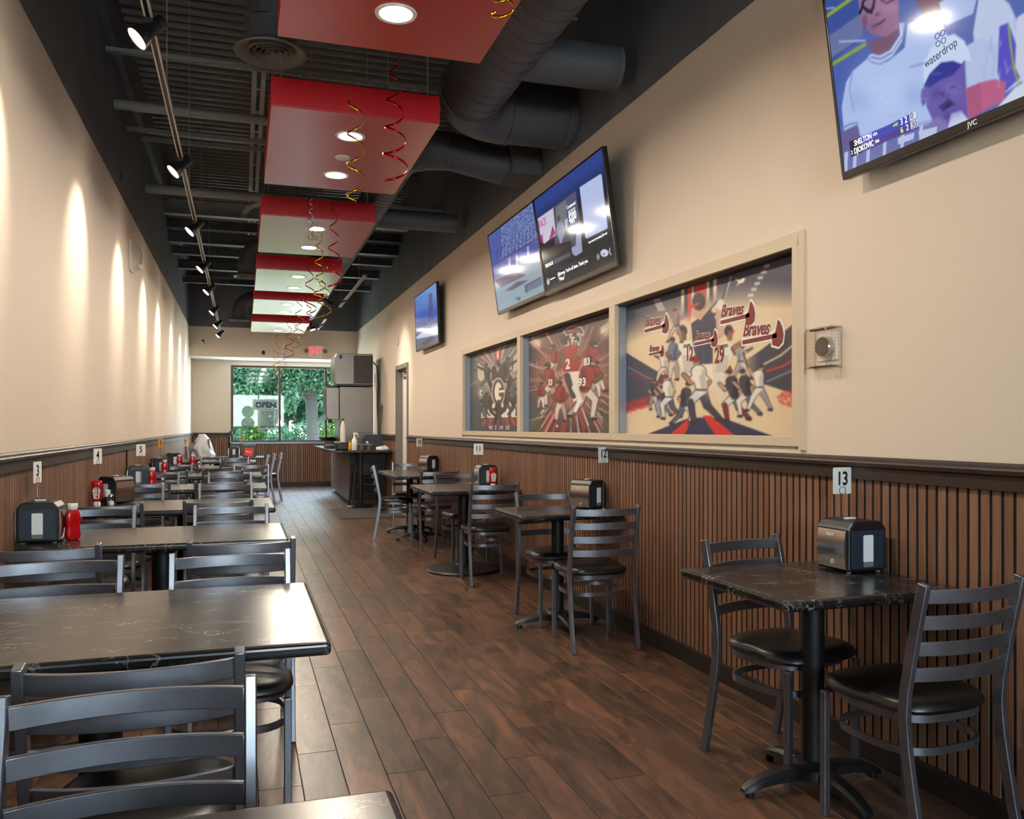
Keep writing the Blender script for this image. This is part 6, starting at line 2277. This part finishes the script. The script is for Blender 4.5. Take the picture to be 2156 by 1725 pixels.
prism(bm, rrect(-0.15, 0.15, 0.0, 0.26, 0.02), 'y', -0.004, 0.004)
obj('folder_back', bm, 'menu_navy', t, rot=(0.15, 0, 0), loc=(0, 0.085, 0))
bm = B()
bmesh.ops.create_icosphere(bm, subdivisions=3, radius=0.09)
for v in bm.verts:
    n_ = 1 + 0.22 * math.sin(v.co.x * 60) * math.cos(v.co.y * 55) + random.uniform(-0.05, 0.05)
    v.co = Vector((v.co.x * 1.15 * n_, v.co.y * n_, max(0.0, (v.co.z + 0.03) * 0.55 * n_)))
tag(obj('cleaning_rag', bm, 'cloth_white', smooth=True, loc=(2.26, 14.17, CZ)), 'crumpled white rag in front of the blue menu folder', 'rag')
t = thing('serving_tray', 'black round serving pan on a riser at the counter end', 'serving pan', (1.58, 16.2, CZ))
bm = B()
lathe(bm, [(0.0, 0.14), (0.16, 0.14), (0.22, 0.19), (0.225, 0.195), (0.21, 0.195), (0.155, 0.15), (0.0, 0.15)], 32)
obj('pan', bm, 'dispenser_black', t, smooth=True)
bm = B()
cyl(bm, (0, 0, 0), (0, 0, 0.14), 0.10, n=20)
obj('riser', bm, 'plastic_grey', t, smooth=True)
t = thing('lemon_squeezer', 'small yellow bottle beside the condiment caddy', 'bottle', (1.78, 14.75, CZ))
bm = B()
lathe(bm, [(0.0, 0.0), (0.03, 0.0), (0.034, 0.03), (0.028, 0.10), (0.012, 0.12)], 16)
obj('bottle_body', bm, 'yellow_plastic', t, smooth=True)
bm = B()
lathe(bm, [(0.012, 0.12), (0.008, 0.15), (0.0, 0.155)], 12)
obj('nozzle', bm, 'yellow_plastic', t)
t = thing('wire_rack', 'thin wire rack behind the cup carrier', 'rack', (2.03, 14.6, CZ))
for sx in (-0.14, 0.16):
    bm = B()
    cyl(bm, (sx, 0, 0), (sx, 0, 0.30), 0.004, n=6)
    obj('upright', bm, 'brushed_chrome', t)
bm = B()
cyl(bm, (-0.14, 0, 0.30), (0.16, 0, 0.29), 0.004, n=6)
obj('cross_wire', bm, 'brushed_chrome', t)

# black high chair under the counter end
t = thing('high_chair', 'black wooden high chair parked under the counter end', 'high chair', (2.0, 14.47, 0))
for s in (-1, 1):
    for f in (-1, 1):
        bm = B()
        sweep(bm, [(s * 0.25, f * 0.19, 0), (s * 0.17, f * 0.11, 0.70)], rect(0.026, 0.026), up=(0, 1, 0))
        obj('leg', bm, 'highchair_black', t, bevel=0.003)
bm = B()
prism(bm, [(-0.17, 0.50), (0.17, 0.50), (0.17, 0.62), (0.11, 0.72), (-0.11, 0.72), (-0.17, 0.62)], 'y', 0.10, 0.118)
obj('backrest', bm, 'highchair_black', t, bevel=0.004)
obj('seat', bx(-0.16, 0.16, -0.13, 0.11, 0.46, 0.48), 'highchair_black', t, bevel=0.004)
for z in (0.20, 0.36):
    k = 0.25 - 0.08 * z / 0.7
    for f in (-1, 1):
        obj('rung', bx(-k, k, f * (0.19 - 0.08 * z / 0.7) - 0.01, f * (0.19 - 0.08 * z / 0.7) + 0.01, z - 0.015, z + 0.015), 'highchair_black', t)
bm = bx(1.36, 2.30, 12.35, 13.85, 0.001, 0.011)
t = tag(obj('door_mat', bm, 'mat_grey', bevel=0.003), 'grey-brown entrance mat on the floor by the restroom door', 'mat')
obj('mat_border', bx(1.34, 2.32, 12.33, 13.87, 0.0005, 0.006), 'base_black', t)

# plastic-wrapped stack by the far left corner
t = thing('stacked_high_chair', 'stacked wooden high chairs wrapped in clear plastic in the far left corner', 'high chair', (-0.76, 17.7, 0))
for s in (-1, 1):
    for f in (-1, 1):
        bm = B()
        sweep(bm, [(s * 0.19, f * 0.20, 0), (s * 0.13, f * 0.13, 1.10)], rect(0.03, 0.03), up=(0, 1, 0))
        obj('leg', bm, 'highchair_wood', t)
for z in (0.3, 0.55, 0.8):
    obj('seat_board', bx(-0.16, 0.16, -0.16, 0.16, z, z + 0.02), 'highchair_wood', t)
    obj('rail', bx(-0.16, 0.16, -0.17, -0.145, z + 0.12, z + 0.16), 'highchair_wood', t)
bm = B()
rings = []
for j in range(16):
    f = j / 15
    z = 1.20 - 0.85 * f
    rg = []
    for i in range(40):
        a = 2 * PI * i / 40
        r = 0.07 + 0.17 * min(1, f * 3.2) + 0.05 * f
        r *= 1 + 0.13 * f * math.sin(a * 7 + 3 * math.sin(j * .4)) + 0.05 * math.sin(a * 13 + j)
        rg.append(bm.verts.new((r * 0.85 * math.cos(a) + 0.02 * math.sin(j), r * math.sin(a), z - 0.06 * f * math.sin(a * 3))))
    rings.append(rg)
for a, b_ in zip(rings, rings[1:]):
    for i in range(40):
        bm.faces.new((a[i], a[(i + 1) % 40], b_[(i + 1) % 40], b_[i]))
bm.faces.new(rings[0])
o = obj('plastic_wrap', bm, 'sheet_plastic', t, smooth=True)

# ================================================================== SIGNS ON THE PICTURE WINDOW GLASS
YG = YW + 0.03
t = thing('open_sign', 'OPEN sign in outlined letters hanging inside the picture window', 'open sign', (0.52, YG, 1.78))
obj('backing_panel', bx(-0.30, 0.24, 0.018, 0.024, -0.06, 0.18), 'decal_white', t)
text('open', 'ink_black', t, (-0.02, 0.008, 0.05), (0, 0, 0), 'open_lettering')
bm = B()
P = rrect(-0.26, 0.22, -0.04, 0.14, 0.03)
sweep(bm, [(a, 0.008, b_) for a, b_ in P], circ(0.005, 6), up=(0, 1, 0), closed=True)
obj('neon_outline', bm, 'bronze_frame', t)
t = thing('window_notice', 'green notice in a white border stuck on the picture window', 'notice', (0.55, YG + 0.01, 1.28))
bm = B()
for a in ((-0.22, 0.22, 0.0, 0.004, 0.42, 0.46), (-0.22, 0.22, 0.0, 0.004, 0.0, 0.04), (-0.22, -0.17, 0, 0.004, 0.04, 0.42), (0.12, 0.22, 0, 0.004, 0.04, 0.42)):
    box(bm, *a)
obj('border', bm, 'decal_white', t)
obj('print', bx(-0.17, 0.12, 0.001, 0.003, 0.04, 0.42), 'decal_green', t)
t = thing('window_decal', 'two round olive decals one above the other on the picture window', 'decal', (0.12, YG + 0.012, 1.32))
for z, r in ((0.36, 0.13), (0.10, 0.14)):
    bm = B()
    lathe(bm, [(0.0, 0.0), (r, 0.0), (r, 0.003), (0.0, 0.003)], 36, (0, 0, z), 'y')
    obj('round_decal', bm, 'decal_green', t)

# ================================================================== OUTSIDE
struct(obj('ground_outside', bx(-60, 60, YW + 0.18, 110, -0.25, -0.15), 'concrete'), 'pale concrete pavement outside the picture window', 'ground')
struct(obj('ground_front', bx(-60, 60, -60, YK - 0.18, -0.25, -0.15), 'concrete'), 'pale pavement outside behind the viewer', 'ground')
tag(obj('lawn', bx(-12, 14, 25.0, 33, -0.15, -0.12), 'grass'), 'strip of lawn under the trees outside', 'lawn')

def leaf_mesh(name, blobs, n, size, m, parent, droop=0.3):
    """n leaf quads spread through ellipsoid blobs [(cx,cy,cz,rx,ry,rz)]"""
    wts = np.array([b_[3] * b_[4] * b_[5] for b_ in blobs]) ** 0.7
    wts /= wts.sum()
    pick = rng.choice(len(blobs), n, p=wts)
    bl = np.array(blobs)[pick]
    v = rng.normal(size=(n, 3))
    v /= np.linalg.norm(v, axis=1)[:, None]
    r = rng.random(n) ** 0.45
    p = bl[:, :3] + v * bl[:, 3:] * r[:, None]
    a = rng.normal(size=(n, 3))
    a /= np.linalg.norm(a, axis=1)[:, None]
    b_ = np.cross(a, rng.normal(size=(n, 3)))
    b_ /= np.linalg.norm(b_, axis=1)[:, None]
    s = size * (0.6 + 0.8 * rng.random(n))[:, None]
    q = np.stack([p - a * s, p + b_ * s * 0.55, p + a * s, p - b_ * s * 0.55], 1).reshape(-1, 3)
    f = np.arange(n * 4).reshape(n, 4)
    me = bpy.data.meshes.new(name)
    me.from_pydata(q.tolist(), [], f.tolist())
    me.materials.append(MATS[m])
    o = bpy.data.objects.new(name, me)
    col.objects.link(o)
    o.parent = parent
    o['kind'] = 'stuff'
    return o

def tree(x, y, label, trunk_r, trunk_h, blobs, n, size, m, lean=0.0, extra=()):
    t = thing('tree', label, 'tree', (x, y, -0.15), group='trees outside the window')
    bm = B()
    pts = [(0, 0, -0.05), (lean * 0.3, 0, trunk_h * 0.35), (lean, 0.05, trunk_h)]
    a = [Vector(p) for p in pts]
    for i, (p, q) in enumerate(zip(a, a[1:])):
        cyl(bm, p, q, trunk_r * (1.15, 0.95)[i], trunk_r * (0.95, 0.75)[i], n=14)
    obj('trunk', bm, 'bark', t, smooth=True)
    for e in extra:
        bm = B()
        n_ = len(e)
        for i, (p, q) in enumerate(zip(e, e[1:])):
            cyl(bm, p, q, trunk_r * 0.32 * (1 - i / n_), trunk_r * 0.32 * (1 - (i + 1) / n_) + 0.006, n=8)
        obj('branch', bm, 'bark', t, smooth=True)
    leaf_mesh('foliage', blobs, n, size, m, t)
    return t
tree(2.15, 27.0, 'large tree with a thick grey trunk right of centre outside the window', 0.21, 3.6,
     [(0, 0, 3.9, 2.6, 1.8, 0.9), (-0.5, -0.3, 3.2, 1.0, 0.9, 0.7), (0.8, -0.4, 3.1, 0.9, 0.9, 0.8), (-1.2, -0.2, 3.3, 1.0, 0.8, 0.7), (-0.85, -0.8, 2.4, 0.40, 0.4, 0.55), (0.75, -0.8, 2.5, 0.45, 0.4, 0.6), (1.9, 0, 3.4, 1.2, 1.0, 1.0)],
     24000, 0.055, 'leaf_green', -0.15, ([(0, 0, 1.6), (0.35, -0.1, 1.9), (0.75, -0.2, 2.1)], [(0, 0, 2.0), (-0.4, -0.2, 2.5), (-0.75, -0.3, 3.1)], [(-0.05, 0, 2.6), (0.2, -0.2, 3.2), (0.6, -0.3, 3.9)]))
tree(-1.1, 26.0, 'leafy tree at the left edge of the picture window', 0.13, 3.0,
     [(0, 0, 3.6, 1.9, 1.4, 1.1), (0.9, -0.3, 2.6, 0.8, 0.7, 0.8), (1.1, -0.2, 3.3, 0.8, 0.7, 0.7), (0.75, 0.2, 1.5, 0.55, 0.5, 0.7)], 18000, 0.055, 'leaf_green', 0.1,
     ([(0, 0, 1.6), (0.5, -0.1, 2.2), (1.0, -0.2, 2.6)], [(0, 0, 2.2), (-0.4, 0, 3.0), (-0.7, 0, 3.8)]))
tree(0.75, 31.0, 'darker tree between the two nearer trees outside the window', 0.10, 2.6,
     [(0, 0, 3.6, 1.8, 1.2, 1.2), (-0.7, 0, 2.3, 0.8, 0.7, 0.8), (0.9, 0, 2.4, 0.8, 0.8, 0.8)], 15000, 0.065, 'leaf_deep', 0.0, ([(0, 0, 1.2), (0.4, 0, 1.9), (0.8, 0, 2.4)],))
tree(4.6, 30.0, 'tree outside the window hidden mostly behind the ice machine', 0.16, 3.0,
     [(0, 0, 3.6, 2.2, 1.6, 1.2), (-1.2, 0, 2.6, 0.9, 0.8, 0.9)], 5000, 0.11, 'leaf_green')
tree(-4.5, 31.0, 'tree outside beyond the left wall line', 0.16, 3.0, [(0, 0, 3.6, 2.6, 1.8, 1.3)], 4000, 0.12, 'leaf_deep')
def shrub(x, y, label, blobs, n, size, m):
    t = thing('shrub', label, 'shrub', (x, y, -0.15), group='shrubs outside the window')
    for k in range(3):
        bm = B()
        cyl(bm, (0, 0, 0), ((k - 1) * 0.25, 0.05 * k, 0.8), 0.025, 0.01, n=6)
        obj('stem', bm, 'bark', t)
    leaf_mesh('foliage', blobs, n, size, m, t)
shrub(0.1, 29.0, 'bright yellow-green shrub low in the left pane', [(0, 0, 1.0, 0.9, 0.5, 0.55), (0.2, 0, 1.75, 0.4, 0.4, 0.4)], 1500, 0.07, 'leaf_yellow')
shrub(1.25, 28.2, 'small green shrub low in the middle of the window', [(0, 0, 0.85, 0.8, 0.5, 0.45)], 1200, 0.07, 'leaf_green')
shrub(2.9, 29.0, 'shrub right of the thick tree trunk', [(0, 0, 1.0, 0.7, 0.5, 0.55), (0.3, 0, 1.8, 0.4, 0.4, 0.5)], 1400, 0.07, 'leaf_yellow')
t = thing('hedge', 'long low green hedge beyond the lawn outside the window', 'hedge', (1.0, 35.0, -0.15))
for k in range(14):
    bm = B()
    cyl(bm, (-9 + k * 1.4, 0, 0), (-9 + k * 1.4, 0.05, 1.2), 0.04, 0.02, n=6)
    obj('stem', bm, 'bark', t)
hb = []
for k in range(26):
    hb.append((-9 + k * 0.75, rng.uniform(-0.2, 0.2), rng.uniform(0.9, 1.3), 0.62, 0.5, rng.uniform(0.6, 0.85)))
leaf_mesh('foliage', hb, 15000, 0.085, 'leaf_green', t)
for i, (x, m, n) in enumerate(((-9, 'leaf_deep', 5000), (-3.6, 'leaf_deep', 5000), (2.0, 'leaf_deep', 6500), (7.5, 'leaf_deep', 5000))):
    t = thing('far_tree', 'dark far-off tree line tree %s' % ('at far left', 'left of centre', 'behind the thick trunk', 'at far right')[i], 'tree', (x, 42, -0.15), group='far trees outside')
    bm = B()
    cyl(bm, (0, 0, 0), (0, 0, 4.0), 0.2, 0.12, n=10)
    obj('trunk', bm, 'bark', t)
    leaf_mesh('foliage', [(0, 0, 4.2, 3.2, 2.2, 1.6), (-1.5, 0, 2.6, 1.8, 1.5, 1.5), (1.4, 0, 2.8, 1.8, 1.5, 1.5)], n, 0.19, m, t)
